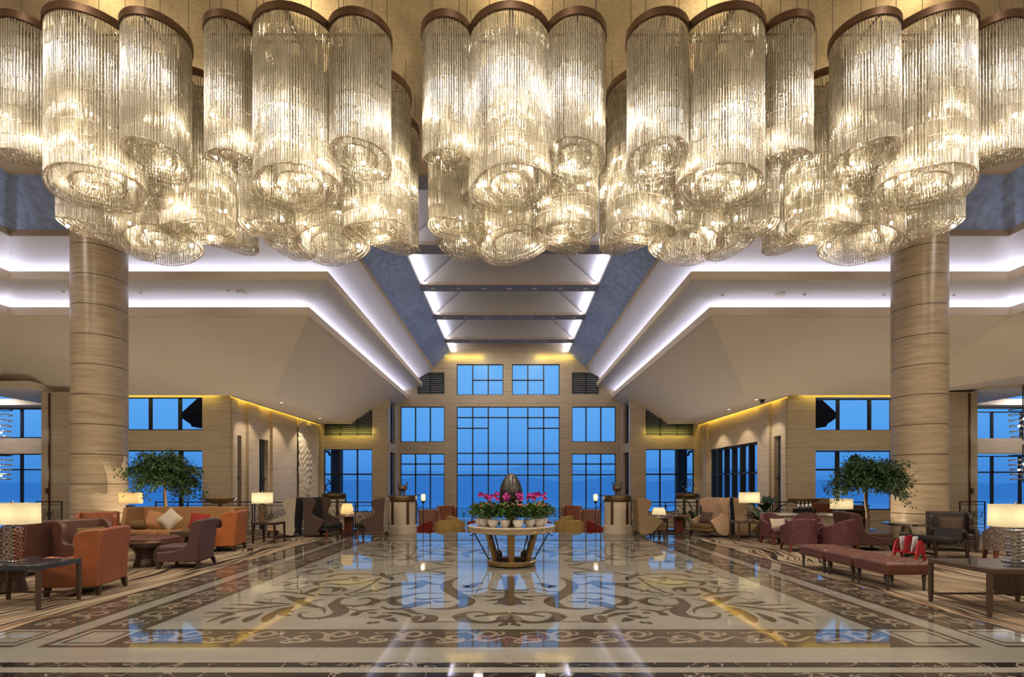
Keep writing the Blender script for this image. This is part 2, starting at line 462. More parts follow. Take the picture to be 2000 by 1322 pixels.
for sg, side in ((-1, 'left'), (1, 'right')):
    f = (lambda a: a) if sg < 0 else (lambda a: 1988 - a)
    rects('wall_bay_' + side, Yo, [(f(727), f(757), 700, 1062), (f(598), f(632), 800, 1062), (f(632), f(727), 851, 877), (f(632), f(727), 1000, 1062)])
    # frontal side walls, with piers beside the windows
    rects('wall_front_' + side, Yl, [(f(395), f(450), 760, 1020), (f(118), f(240), 750, 1030), (f(240), f(395), 840, 879), (f(240), f(395), 996, 1025), (f(240), f(395), 755, 776)])
    rects('wall_wing_' + side, Yg, [(f(98), f(120), 790, 1030), (f(-220), f(98), 856, 886), (f(-220), f(98), 1015, 1030), (f(-220), f(98), 780, 797)])
    mb = MB()   # side wall along the aisle with pilasters and recessed slots
    zt = z_(4.2); zb = LOW
    if sg < 0: open_ = [(22.95, 23.5), (25.1, 26.1)]
    else: open_ = [(23.1, 23.8), (25.4, 31.3)]
    ys = [22.56] + [v for o in open_ for v in o] + [Yo + 0.3]
    for a, b in zip(ys[0::2], ys[1::2]): mb.box(sg * Xs, sg * (Xs + 0.4), a, b, zb, zt)
    for (a, b), top in zip(open_, (zat(850, 23.2), zat(858, 25.6) if sg < 0 else zat(862, 25.4))):
        mb.box(sg * Xs, sg * (Xs + 0.4), a, b, top, zt)
        if sg > 0 and b > 30: mb.box(sg * Xs, sg * (Xs + 0.4), a, b, zb, 0.35)
    if sg < 0:
        for a, b in ((22.56, 22.9), (23.9, 24.9), (26.3, 29.3)): mb.box(sg * (Xs - 0.14), sg * (Xs + 0.1), a, b, zb, zt - 0.4)
    else:
        for a, b in ((22.56, 22.95), (24.0, 24.9), (31.6, 32.5)): mb.box(sg * (Xs - 0.14), sg * (Xs + 0.1), a, b, zb, zt - 0.4)
    struct(mb.build('wall_' + side, 'travertine'))
    mb = MB()
    for a, b in (open_ if sg < 0 else open_[:1]):
        mb.box(sg * (Xs + 0.2), sg * (Xs + 0.25), a, b, zb, zt)
        mb.box(sg * (Xs + 0.12), sg * (Xs + 0.2), (a + b) / 2 - 0.04, (a + b) / 2 + 0.04, zb, zt - 0.3)
        mb.box(sg * (Xs + 0.12), sg * (Xs + 0.2), a, b, 1.85, 1.95)
    struct(mb.build('window_slot_' + side, 'dark_glass'))
    mb = MB()   # return walls between outer bay and gable wall, each with two dark windows
    mb.box(sg * Xr, sg * (Xr + 0.3), Yo + .06, 33.1, LOW, z_(5.4)); mb.box(sg * Xr, sg * (Xr + 0.3), 34.7, Yw, LOW, z_(5.4))
    mb.box(sg * Xr, sg * (Xr + 0.3), 33.1, 34.7, zat(884, 33.8), zat(866, 33.8)); mb.box(sg * Xr, sg * (Xr + 0.3), 33.1, 34.7, zat(785, 33.8), z_(5.4))
    struct(mb.build('wall_return_' + side, 'travertine'))
    mb = MB(); mb.box(sg * (Xr + 0.12), sg * (Xr + 0.16), 33.1, 34.7, LOW, z_(5.2)); mb.box(sg * (Xr + 0.05), sg * (Xr + 0.12), 33.85, 33.95, LOW, z_(5.2))
    struct(mb.build('window_return_' + side, 'dark_glass'))
    # outer walls of the hall behind and beside the camera
    mb = MB(); mb.box(sg * 30, sg * 30.3, -8.2, 26.4, 0, z_(13)); struct(mb.build('wall_outer_' + side, 'travertine'))
    mb = MB(); mb.box(sg * 20, sg * 20.2, -8.2, 6.0, z_(4.6), z_(9.3)); mb.box(sg * 20, sg * 30, 6.0, 6.2, z_(4.6), z_(13)); mb.box(sg * 17.7, sg * 30, -8, 6.0, z_(4.6), z_(4.7))
    struct(mb.build('wall_upper_' + side, 'plaster_beige'))
    # lift-panel pier next to the wing with its switch plate and metal seam
    mb = MB(); mb.box(sg * 19.75, sg * 17.0, 21.6, Yl, 0, z_(3.9)); struct(mb.build('wall_pier_' + side, 'travertine'))
    mb = MB(); mb.box(sg * 19.42, sg * 19.36, 21.55, 21.6, 0, z_(3.85)); struct(mb.build('trim_%d' % (3 if sg < 0 else 4), 'bronze'))
    mb = MB(); xq = sg * 19.52; mb.box(xq - 0.06, xq + 0.06, 21.57, 21.6, 1.2, 1.45)
    mb.box(xq - 0.04, xq + 0.04, 21.55, 21.57, 1.22, 1.31, 1); mb.box(xq - 0.04, xq + 0.04, 21.55, 21.57, 1.34, 1.43, 1)
    tag(mb.build('switch_plate', ['bronze', 'metal_seam']), 'small double switch plate on the narrow stone pier at the far %s' % side, 'switch')
mb = MB(); mb.box(-30, 30, -8.5, -8.2, 0, z_(13)); struct(mb.build('wall_front', 'travertine'))

# carved relief panel at the end of the left side wall
mb = MB(); ny, nz = 90, 140; y0, y1, z0, z1 = 29.4, 32.5, LOW, z_(3.75); vs = []
for i in range(ny + 1):
    for j in range(nz + 1):
        y = y0 + (y1 - y0) * i / ny; z = z0 + (z1 - z0) * j / nz
        d1 = math.hypot((y - 30.9) * 1.0, (z - zat(857, 31)) * 0.72); d2 = math.hypot((y - 31.0) * 1.0, (z - zat(952, 31)) * 0.72); d3 = math.hypot(y - 29.5, (z - z_(3.9)) * 0.8)
        h = 0
        for q in (d1, d2, d3): h += 0.04 * math.sin(q * 24) * math.exp(-q * 0.5)
        if d1 < 0.25: h += 0.10 * (1 - d1 / 0.25)
        vs.append((-(Xs - 0.20) + h, y, z))
fs = [(i * (nz + 1) + j, (i + 1) * (nz + 1) + j, (i + 1) * (nz + 1) + j + 1, i * (nz + 1) + j + 1) for i in range(ny) for j in range(nz)]
mb.add(vs, fs); mb.box(-Xs - 0.1, -Xs + 0.02, y0, y1, z0, z1)
struct(mb.build('wall_relief', 'relief_stone', smooth=60))

# ------------------------------------------------------------------ windows: frame of bars, panes as its child
WN = [0]
def window(d, x0, x1, y0, y1, vs=(), hs=(), bars=(), w=0.07, name=None, edge=0.05):
    """pixel edges on a frontal plane; vs/hs full bars, bars = extra partial bars (x0,y0,x1,y1)"""
    WN[0] += 1
    mb = MB()
    X0, X1, Z0, Z1 = xat(x0, d), xat(x1, d), zat(y1, d), zat(y0, d)
    ya, yb = d + 0.10, d + 0.18
    def bar(xa, xb, za, zb): mb.box(xa, xb, ya, yb, za, zb)
    bar(X0, X0 + edge, Z0, Z1); bar(X1 - edge, X1, Z0, Z1); bar(X0, X1, Z0, Z0 + edge); bar(X0, X1, Z1 - edge, Z1)
    for v in vs:
        v, ww = v if isinstance(v, tuple) else (v, w)
        bar(xat(v, d) - ww / 2, xat(v, d) + ww / 2, Z0, Z1)
    for h in hs: bar(X0, X1, zat(h, d) - w / 2, zat(h, d) + w / 2)
    for a, b, c, e in bars:
        if a == c: bar(xat(a, d) - w / 2, xat(a, d) + w / 2, zat(e, d), zat(b, d))
        else: bar(xat(a, d), xat(c, d), zat(b, d) - w / 2, zat(b, d) + w / 2)
    fr = struct(mb.build(name or 'window_%d' % WN[0], 'frame_dark'))
    g = MB(); g.poly([(X0, d + 0.14, Z0), (X1, d + 0.14, Z0), (X1, d + 0.14, Z1), (X0, d + 0.14, Z1)])
    g.build('pane', 'pane_glass', fr)
    return fr
window(Yw, 892, 1093, 794, G, (953.6, 992, 1031), (815, 885, 906.5, 928), [(923, 794, 923, G), (1062, 794, 1062, G), (892, 836, 953.6, 836), (1031, 836, 1093, 836)], w=0.085)
window(Yw, 892, 983, 711, 771, (923, 953.6), (), [(923, 742, 983, 742)], w=0.085)
window(Yw, 1000, 1093, 711, 771, (1031, 1062), (), [(1000, 742, 1062, 742)], w=0.085)
window(Yw, 782, 868, 794, 863, (811, 840), w=0.085)
window(Yw, 1117, 1203, 794, 863, (1145, 1174), w=0.085)
window(Yw, 782, 868, 886, G, (811, 840), (906, 927), w=0.085)
window(Yw, 1117, 1203, 886, G, (1145, 1174), (906, 927), w=0.085)
def louver(d, x0, x1, y0, y1, vs, n):
    WN[0] += 1
    mb = MB(); X0, X1, Z0, Z1 = xat(x0, d), xat(x1, d), zat(y1, d), zat(y0, d)
    mb.box(X0, X1, d + 0.25, d + 0.28, Z0, Z1)
    for v in vs: mb.box(xat(v, d) - 0.05, xat(v, d) + 0.05, d + 0.1, d + 0.24, Z0, Z1)
    fr = struct(mb.build('window_%d' % WN[0], 'frame_dark'))
    m2 = MB()
    for k in range(n):
        z = Z0 + (Z1 - Z0) * (k + 0.5) / n
        m2.poly([(X0, d + 0.12, z - 0.05), (X1, d + 0.12, z - 0.05), (X1, d + 0.22, z + 0.06), (X0, d + 0.22, z + 0.06)])
    m2.build('louvre_slats', 'slat_grey', fr)
louver(Yw, 815, 868, 727, 770, (840,), 10); louver(Yw, 1117, 1170, 727, 770, (1145,), 10)
louver(Yo, 632, 727, 800, 851, (663, 697), 12); louver(Yo, 1261, 1356, 800, 851, (1291, 1325), 12)
window(Yo, 632, 727, 877, 1000, (663, 697), (926,), w=0.09); window(Yo, 1261, 1356, 877, 1000, (1290, 1323), (926,), w=0.09)
window(Yl, 240, 395, 775, 840, ((290, 0.13), (348, 0.14)), w=0.1); window(Yl, 240, 395, 879, 996, ((350, 0.16),), (914,), w=0.08)
window(Yl, 1593, 1748, 778, 841, ((1640, 0.13), (1702, 0.14)), w=0.1); window(Yl, 1593, 1748, 880, 996, ((1639, 0.16),), (917,), w=0.08)
window(Yg, -220, 98, 797, 855, ((38, 0.12), (-25, 0.12), (-90, 0.12)), w=0.1); window(Yg, -220, 98, 886, 1015, ((38, 0.13), (-25, 0.12), (-90, 0.12)), (917,), w=0.07)
window(Yg, 1884, 2210, 803, 859, ((1942, 0.12), (2000, 0.12), (2060, 0.12)), w=0.1); window(Yg, 1884, 2210, 890, 1018, ((1942, 0.13), (1997, 0.13), (2060, 0.12)), (922,), w=0.07)
# long window in the right side wall
WN[0] += 1
mb = MB()
for y in [25.4, 26.4, 27.4, 28.4, 29.4, 30.4, 31.25]: mb.box(Xs + 0.05, Xs + 0.33, y - 0.07, y + 0.07, 0.35, 3.72)
mb.box(Xs + 0.1, Xs + 0.2, 25.4, 31.3, 2.15, 2.24); mb.box(Xs + 0.1, Xs + 0.3, 25.4, 31.3, 3.6, 3.72); mb.box(Xs + 0.1, Xs + 0.3, 25.4, 31.3, 0.35, 0.45)
fr = struct(mb.build('window_%d' % WN[0], 'frame_dark'))
g = MB(); g.poly([(Xs + 0.15, 25.4, 0.35), (Xs + 0.15, 31.3, 0.35), (Xs + 0.15, 31.3, 3.7), (Xs + 0.15, 25.4, 3.7)]); g.build('pane', 'pane_glass', fr)

# ------------------------------------------------------------------ round columns
for sg, side in ((-1, 'left'), (1, 'right')):
    mb = MB(); c = (sg * 11.36, 14.2, 0)
    mb.lathe([(0.64, 0), (0.64, 10.75)], 64, c)
    o = struct(mb.build('column_' + side, 'travertine_column', smooth=40))
    mb = MB(); mb.lathe([(0.70, 0), (0.70, 0.10), (0.66, 0.13), (0.64, 0.13)], 64, c, cap=False); struct(mb.build('column_base_' + side, 'bronze', smooth=40))

# ------------------------------------------------------------------ floors
YF = 17.0
mb = MB()
mb.box(-30, 30, -8.2, YF, -0.3, 0); mb.box(-30, -Xs, YF, 26.2, -0.3, 0); mb.box(Xs, 30, YF, 26.2, -0.3, 0)
mb.box(-Xs, -3.2, YF, 17.5, -0.75, 0); mb.box(3.2, Xs, YF, 17.5, -0.75, 0); mb.box(-3.2, 3.2, YF - 0.1, YF, -0.75, -0.3)
FLOOR = struct(mb.build('floor', 'marble_cream'))
mb = MB(); mb.box(-Xs, Xs, YF - 0.2, 36, LOW - 0.3, LOW)
for k in range(3): mb.box(-3.2, 3.2, YF, YF + 0.35 * (3 - k), LOW + 0.175 * k, LOW + 0.175 * (k + 1))
struct(mb.build('floor_sunken', 'marble_tan'))
mb = MB()
for sg in (-1, 1): mb.box(sg * 3.2, sg * Xs, 17.05, 17.45, 0, 0.10)
struct(mb.build('trim_5', 'marble_tan'))

# inlaid bands: dark stone first, then the motifs
IZ = 0.0015
FX, XA, XB, XC, XD = 4.02, 4.60, 4.645, 4.885, 5.50
FY0, FY1 = 5.655, 14.35
BY0, BY1 = 5.03, 14.98
def rect(mb, x0, x1, y0, y1, z, mi=0):
    mb.poly([(x0, y0, z), (x1, y0, z), (x1, y1, z), (x0, y1, z)], mi)
mb = MB()
for sg in (-1, 1):
    rect(mb, sg * FX, sg * XB, BY0, 16.0, IZ); rect(mb, sg * XC, sg * XD, BY0, 16.0, IZ)
rect(mb, -FX, FX, BY0, FY0, IZ); rect(mb, -FX, FX, FY1, BY1, IZ)
rect(mb, -XD, XD, 15.35, 15.55, IZ + .0004); rect(mb, -XD, XD, 15.75, 15.98, IZ + .0004)
mb.build('frieze_band', 'marble_brown', FLOOR)
mb = MB()
rect(mb, -30, 30, 4.48, 4.60, IZ); rect(mb, -30, 30, 3.4, 4.354, IZ); rect(mb, -30, 30, 16.25, 16.4, IZ)
mb.build('black_band', 'marble_black', FLOOR)
# corner squares
mb = MB(); md = MB()
def square(cx, cy, h, sgn):
    z = IZ + 0.001
    for mb_, r0, r1 in ((mb, h, h * 0.78), (mb, h * 0.66, 0.0)):
        if r1: 
            rect(mb_, cx - r0, cx + r0, cy - r0, cy - r1, z); rect(mb_, cx - r0, cx + r0, cy + r1, cy + r0, z); rect(mb_, cx - r0, cx - r1, cy - r1, cy + r1, z); rect(mb_, cx + r1, cx + r0, cy - r1, cy + r1, z)
        else: rect(mb_, cx - r0, cx + r0, cy - r0, cy + r0, z)
for sg in (-1, 1):
    for cy in (5.36, 14.66):
        square(sg * 4.31, cy, 0.275, sg); square(sg * 5.19, cy, 0.275, sg)
mb.build('corner_square', 'marble_cream', FLOOR)

# ribbons: variable-width strokes of inlaid stone
def ribbon(mb, pts, z, n=7):
    """pts: (x, y, width)"""
    c = catmull(pts, n)
    L = []; Rr = []
    for i, p in enumerate(c):
        a = c[max(i - 1, 0)]; b = c[min(i + 1, len(c) - 1)]
        t = Vector((b[0] - a[0], b[1] - a[1]))
        if t.length < 1e-7: t = Vector((1, 0))
        t.normalize(); w = max(0.004, p[2]) / 2
        L.append((p[0] - t.y * w, p[1] + t.x * w, z)); Rr.append((p[0] + t.y * w, p[1] - t.x * w, z))
    n_ = len(c)
    mb.add(L + Rr, [(i, i + 1, n_ + i + 1, n_ + i) for i in range(n_ - 1)])
def dot(mb, x, y, rx, ry, z, n=14):
    mb.poly([(x + rx * math.cos(2 * PI * k / n), y + ry * math.sin(2 * PI * k / n), z) for k in range(n)])
# one scroll of the frieze: u along the band (0..1), v across (0..1)
MOTIF = [
    [(-0.02, .46, .05), (.08, .40, .07), (.17, .22, .10), (.12, .10, .16), (.17, .03, .15), (.28, .06, .10), (.36, .15, .08), (.33, .26, .08), (.24, .30, .10), (.21, .42, .13), (.27, .55, .10), (.36, .52, .05)],
    [(.27, .08, .03), (.34, .05, .10), (.42, .16, .10), (.40, .32, .07), (.33, .34, .03)],
    [(.17, .72, .02), (.20, .84, .06), (.25, .76, .04), (.34, .86, .06), (.44, .88, .06), (.53, .74, .09), (.60, .55, .16), (.60, .30, .13), (.52, .20, .05), (.47, .12, .02)],
    [(.60, .62, .10), (.66, .86, .10), (.75, .92, .10), (.84, .80, .10), (.83, .62, .10), (.77, .50, .12), (.70, .50, .08), (.66, .62, .05)],
    [(.60, .35, .12), (.66, .18, .14), (.76, .16, .10), (.88, .30, .08), (1.0, .46, .05)],
    [(.82, .68, .06), (.88, .62, .07), (.95, .74, .07), (.93, .90, .04), (.88, .86, .02)],
]
def frieze(mb, p0, du, dv, n, per, wid, z):
    for k in range(n):
        for si, st in enumerate(MOTIF):
            pts = []
            for u, v, w in st:
                q = Vector(p0) + Vector(du) * ((k + u) * per) + Vector(dv) * (v * wid)
                pts.append((q.x, q.y, w * 0.62 * (wid / 0.5)))
            ribbon(mb, pts, z + si * 4e-5 + (k % 2) * 2e-5, 4)
mb = MB(); z = IZ + 0.0012
frieze(mb, (-FX + 0.05, 5.17), (1, 0), (0, 1), 10, 0.79, 0.42, z)
frieze(mb, (FX - 0.05, 14.86), (-1, 0), (0, -1), 10, 0.79, 0.42, z)
for sg in (-1, 1):
    frieze(mb, (sg * (XA - 0.06), 5.75), (0, 1), (-sg, 0), 11, 0.79, 0.44, z)
    frieze(mb, (sg * (XD - 0.10), 5.75), (0, 1), (-sg, 0), 11, 0.79, 0.44, z)
mb.build('frieze_scroll', 'marble_tan', FLOOR)

# scrolling acanthus of the field: traced for one quarter, repeated by symmetry about the centre table
def C2(*p): return [(500 + u / 7.692, 1090 + v / 7.692, w) for u, v, w in p]
def C3(*p): return [(740 + u / 7.692, 1090 + v / 7.692, w) for u, v, w in p]
def C4(*p): return [(390 + u / 6.667, 1120 + v / 6.667, w) for u, v, w in p]
STROKES = [
    C4((855, 265, .08), (960, 240, .10), (1130, 240, .12), (1330, 262, .12), (1500, 292, .12)),
    C2((700, 540, .14), (850, 490, .22), (920, 455, .16), (1080, 440, .12), (1280, 445, .12), (1335, 478, .12), (1290, 498, .03)),
    C2((940, 530, .08), (1000, 552, .12), (1150, 552, .08), (1285, 545, .02)), C2((1150, 445, .05), (1210, 465, .2), (1190, 490, .12), (1130, 508, .02)),
    C2((345, 555, .02), (480, 575, .12), (580, 620, .22), (740, 682, .22), (850, 722, .18), (980, 745, .12), (1032, 790, .06), (1020, 832, .02)),
    C2((600, 605, .1), (690, 600, .16), (660, 640, .1)), C2((790, 665, .02), (900, 635, .08), (1040, 620, .02)),
    C2((1415, 600, .03), (1280, 605, .15), (1200, 660, .2), (1180, 700, .3), (1240, 750, .36), (1280, 800, .34), (1180, 862, .26), (1000, 893, .16), (850, 905, .13), (700, 893, .10), (650, 852, .08), (690, 820, .06), (790, 808, .02)),
    C2((1280, 800, .2), (1340, 815, .1)), C2((1270, 765, .2), (1335, 780, .04)), C2((1220, 850, .2), (1255, 865, .04)), C2((760, 905, .1), (700, 922, .02)), C2((1000, 895, .14), (945, 928, .02)),
    C2((1215, 682, .05), (1350, 710, .10), (1550, 712, .12), (1720, 688, .2), (1800, 642, .2), (1740, 607, .13), (1640, 600, .07), (1520, 635, .02)),
    C2((1720, 690, .15), (1890, 660, .02)), C2((1780, 640, .15), (1890, 625, .03)), C2((1500, 715, .1), (1450, 740, .02)),
    C2((1340, 545, .05), (1500, 500, .07), (1700, 410, .08), (1880, 290, .09)), C2((1470, 560, .03), (1700, 547, .04), (2000, 537, .05)),
    C2((1490, 535, .05), (1700, 502, .10), (2000, 452, .16)), C2((1340, 545, .06), (1440, 568, .07), (1530, 562, .03)),
    C2((1670, 478, .02), (1760, 485, .08), (1840, 515, .02)),
    C2((1920, 268, .06), (1700, 240, .10), (1450, 235, .12), (1200, 250, .14), (1075, 288, .16)), C2((1900, 290, .06), (1720, 340, .08), (1500, 385, .12), (1300, 397, .12), (1125, 378, .10)),
    C2((1400, 318, .22), (1200, 327, .2), (1000, 345, .14), (880, 352, .06), (790, 325, .02)), C2((1000, 350, .1), (890, 378, .16), (970, 417, .02)),
    C2((1400, 285, .06), (1460, 295, .14), (1510, 268, .03)), C2((1490, 303, .14), (1580, 300, .14), (1680, 295, .02)), C2((1440, 335, .1), (1500, 335, .14), (1570, 345, .03)), C2((1470, 300, .2), (1540, 310, .2)),
    C2((385, 360, .03), (500, 366, .06), (620, 378, .10)), C2((415, 415, .08), (510, 392, .10), (600, 372, .08)), C2((660, 340, .03), (740, 360, .2), (690, 392, .06)),
    C2((490, 320, .03), (560, 296, .06), (700, 286, .06), (820, 302, .02)), C2((590, 292, .03), (700, 240, .05)), C2((415, 460, .04), (560, 462, .07), (700, 440, .08), (810, 423, .03)), C2((570, 428, .04), (650, 420, .1)),
    C2((640, 440, .06), (690, 522, .05)), C2((240, 402, .05), (290, 402, .12), (340, 400, .05)), C2((165, 410, .03), (205, 410, .04)),
    C2((660, 212, .04), (760, 212, .14), (820, 182, .12), (960, 160, .08), (1080, 165, .05)), C2((760, 232, .1), (900, 236, .12), (1050, 222, .13), (1135, 200, .14), (1085, 182, .04)),
    C2((705, 140, .05), (800, 140, .14), (880, 130, .04)), C2((1170, 152, .04), (1220, 145, .12), (1265, 132, .03)),
    C4((0, 565, .01), (230, 560, .05), (480, 500, .20), (800, 450, .16), (1290, 395, .01)),
    C4((55, 512, .02), (240, 505, .12), (450, 512, .03)), C4((265, 450, .02), (450, 456, .11), (700, 455, .02)), C4((395, 400, .02), (580, 407, .12), (840, 420, .02)),
    C4((720, 365, .12), (860, 387, .2), (1010, 387, .14), (1200, 397, .02)), C4((900, 365, .1), (930, 355, .05)), C4((830, 330, .02), (930, 335, .05), (1040, 315, .02)),
    C4((75, 645, .01), (200, 590, .08), (440, 525, .10)), C4((280, 655, .06), (380, 600, .2), (540, 560, .02)), C4((590, 635, .06), (650, 585, .22), (830, 508, .02)), C4((835, 635, .06), (895, 565, .24), (1010, 475, .02)),
    C4((1190, 552, .02), (1080, 522, .2), (1110, 465, .3), (1240, 425, .02)), C4((1100, 500, .2), (1230, 495, .06)),
    C3((1190, 298, .06), (1060, 350, .24), (1015, 420, .34), (1080, 490, .36), (1200, 560, .36), (1330, 640, .36), (1280, 700, .34), (1130, 745, .2), (950, 762, .13), (710, 755, .02)),
    C3((170, 640, .2), (220, 605, .34), (330, 582, .24), (500, 546, .14), (700, 522, .07), (1060, 533, .02)), C3((180, 645, .25), (260, 690, .22), (420, 712, .02)), C3((-110, 620, .05), (50, 632, .12), (170, 630, .05)),
    C3((45, 735, .1), (150, 765, .11), (330, 762, .12), (480, 715, .28), (620, 675, .32), (780, 665, .2)), C3((400, 770, .2), (480, 800, .16), (560, 830, .1), (700, 835, .02)),
    C3((560, 600, .1), (650, 620, .16), (760, 610, .10), (960, 600, .05)), C3((810, 640, .05), (900, 655, .14), (1110, 650, .02)),
    C3((50, 820, .02), (250, 825, .14), (400, 850, .16), (490, 885, .05)),
    C3((680, 850, .05), (790, 882, .24), (770, 928, .28), (640, 955, .16), (470, 958, .02)),
    C3((780, 950, .03), (1000, 956, .03), (1300, 952, .03)), C3((1085, 880, .02), (1200, 880, .3), (1300, 930, .26), (1500, 963, .14), (1700, 962, .14), (1850, 922, .2), (1950, 862, .16)),
    C3((1210, 870, .3), (1300, 825, .14), (1450, 806, .09), (1600, 820, .08), (1672, 842, .05)), C3((1800, 1020, .06), (1890, 990, .16), (1990, 985, .2)),
    C3((1840, 822, .07), (1998, 820, .07)), C3((1598, 635, .04), (1800, 622, .16), (1960, 585, .12)), C3((1720, 692, .1), (1850, 672, .16), (1970, 625, .1)),
    C3((1590, 570, .06), (1660, 578, .12), (1760, 570, .04)), C3((1660, 468, .08), (1790, 480, .12), (1960, 482, .05)), C3((1690, 520, .1), (1820, 520, .1), (1950, 520, .05)),
    C3((1280, 405, .1), (1345, 435, .26), (1450, 390, .24), (1570, 370, .08)), C3((1200, 500, .03), (1400, 492, .08), (1660, 440, .04)), C3((1260, 545, .03), (1440, 565, .06), (1600, 575, .02)),
    C3((520, 210, .03), (700, 190, .08), (900, 152, .16), (1060, 140, .12)), C3((740, 200, .05), (950, 213, .16), (930, 243, .14), (810, 250, .03)), C3((540, 290, .04), (700, 275, .08), (900, 290, .03), (1180, 292, .02)),
    C3((0, 480, .06), (200, 425, .2), (350, 390, .34), (600, 380, .36), (690, 402, .14)), C3((400, 470, .02), (560, 440, .2), (640, 400, .2)), C3((560, 345, .06), (680, 345, .14), (800, 385, .12), (930, 395, .05)),
    C3((0, 365, .1), (150, 387, .2), (340, 375, .1)), C3((60, 260, .12), (200, 248, .10), (400, 213, .04)), C3((20, 220, .06), (80, 262, .2), (180, 300, .2), (180, 335, .06)),
    C3((-20, 890, .08), (60, 868, .14), (210, 858, .04)), C3((140, 905, .22), (200, 930, .18), (280, 955, .02)),
    C2((1680, 990, .1), (1740, 960, .12)), C2((1760, 975, .10), (1850, 958, .10)), C2((1465, 860, .18), (1560, 805, .16), (1700, 785, .08), (1860, 770, .02)), C2((1300, 742, .04), (1580, 797, .04)),
    C2((1695, 888, .03), (1850, 896, .10), (2010, 870, .1)), C2((1690, 820, .12), (1810, 822, .1)),
]
def to_floor(px, py):
    d = EYE * F / (py - HY); return (px - CX) * d / F, d
mb = MB(); z = IZ
YC = 10.0
sets = []
for st in STROKES:
    sets.append([(*to_floor(a, b), w * 0.58) for a, b, w in st])
for sx in (1, -1):
    for sy in (1, -1):
        for si, pts in enumerate(sets):
            q = [(sx * min(x, -0.02), y if sy > 0 else 2 * YC - y, w) for x, y, w in pts]
            ribbon(mb, q, z + si * 2e-5 + (0 if sx > 0 else 1e-5), 6)
        for px, py, rx, ry in ((740 + 565 / 7.692, 1090 + 903 / 7.692, .06, .13),):
            x, y = to_floor(px, py); dot(mb, sx * x, y if sy > 0 else 2 * YC - y, rx, ry, z)
for sy in (1, -1):
    f = lambda y: y if sy > 0 else 2 * YC - y
    ribbon(mb, [(0, f(8.9), .3), (0, f(7.6), .14), (0, f(7.2), .2), (0, f(6.95), .34), (0, f(6.75), .06)], z)
    dot(mb, 0, f(6.1), 0.16, 0.18, z)
    ribbon(mb, [(-.42, f(6.2), .04), (-.2, f(6.32), .12), (0, f(6.33), .05), (.2, f(6.32), .12), (.42, f(6.2), .04)], z)
mb.build('scroll_inlay', 'marble_brown', FLOOR)

# carpets on both sides
for sg, side in ((-1, 'left'), (1, 'right')):
    mb = MB(); cpts = [(sg * XD, 5.0), (sg * 24, 5.0), (sg * 24, 16.2)]
    # outline with a round hole cut for the column (joined to the edge by a seam)
    hole = [(sg * 11.36 + sg * 0.72 * math.sin(2 * PI * k / 40), 14.2 + 0.72 * math.cos(2 * PI * k / 40)) for k in range(41)]
    mb.prism([(sg * XD, 5.0), (sg * 24, 5.0), (sg * 24, 16.2), (sg * 11.36, 16.2)] + hole + [(sg * 11.36, 16.2), (sg * XD, 16.2)], 'z', 0.0005, 0.006)
    tag(mb.build('carpet', 'carpet_stripes'), 'wavy striped brown and tan carpet under the seating on the %s side of the hall' % side, 'carpet')

# ------------------------------------------------------------------ view outside
mb = MB(); mb.box(-900, 900, 37, 1500, -14.4, -14); tag(mb.build('lake', 'lake'), 'calm blue lake beyond the tall windows', 'lake', kind='structure')
def ridge(name, d, seed, m, base, amp, peaks):
    rng = random.Random(seed); mb = MB(); n = 160; vs = []
    ph = [(rng.uniform(0, 6.28), rng.uniform(0.6, 1.4)) for _ in range(8)]
    W = d * 1.25
    for i in range(n + 1):
        x = -W + 2 * W * i / n; px = x / d
        h = base
        for (c, w, a) in peaks: h += a * math.exp(-((px - c) / w) ** 2)
        for k, (p, q) in enumerate(ph): h += amp / (k + 1) * math.sin(px * (6 + 9 * k) * q + p)
        h = max(h, 0.002)
        z = EYE + h * d
        vs += [(x, d - 0.12 * d, -14), (x, d - 0.04 * d, -14 + (z + 14) * 0.6), (x, d, z), (x, d + 0.1 * d, -14)]
    fs = []
    for i in range(n):
        for k in range(3): fs.append((4 * i + k, 4 * i + 4 + k, 4 * i + 5 + k, 4 * i + 1 + k))
    mb.add(vs, fs); o = mb.build(name, m, smooth=60); o['kind'] = 'structure'
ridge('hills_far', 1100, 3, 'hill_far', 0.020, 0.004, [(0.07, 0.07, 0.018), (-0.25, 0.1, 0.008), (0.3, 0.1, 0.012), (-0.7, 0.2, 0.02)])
ridge('hills', 700, 5, 'hill', 0.006, 0.003, [(-0.06, 0.05, 0.017), (0.02, 0.05, 0.012), (0.2, 0.05, 0.012), (-0.17, 0.04, 0.008), (0.45, 0.1, 0.02), (-0.66, 0.06, 0.03)])
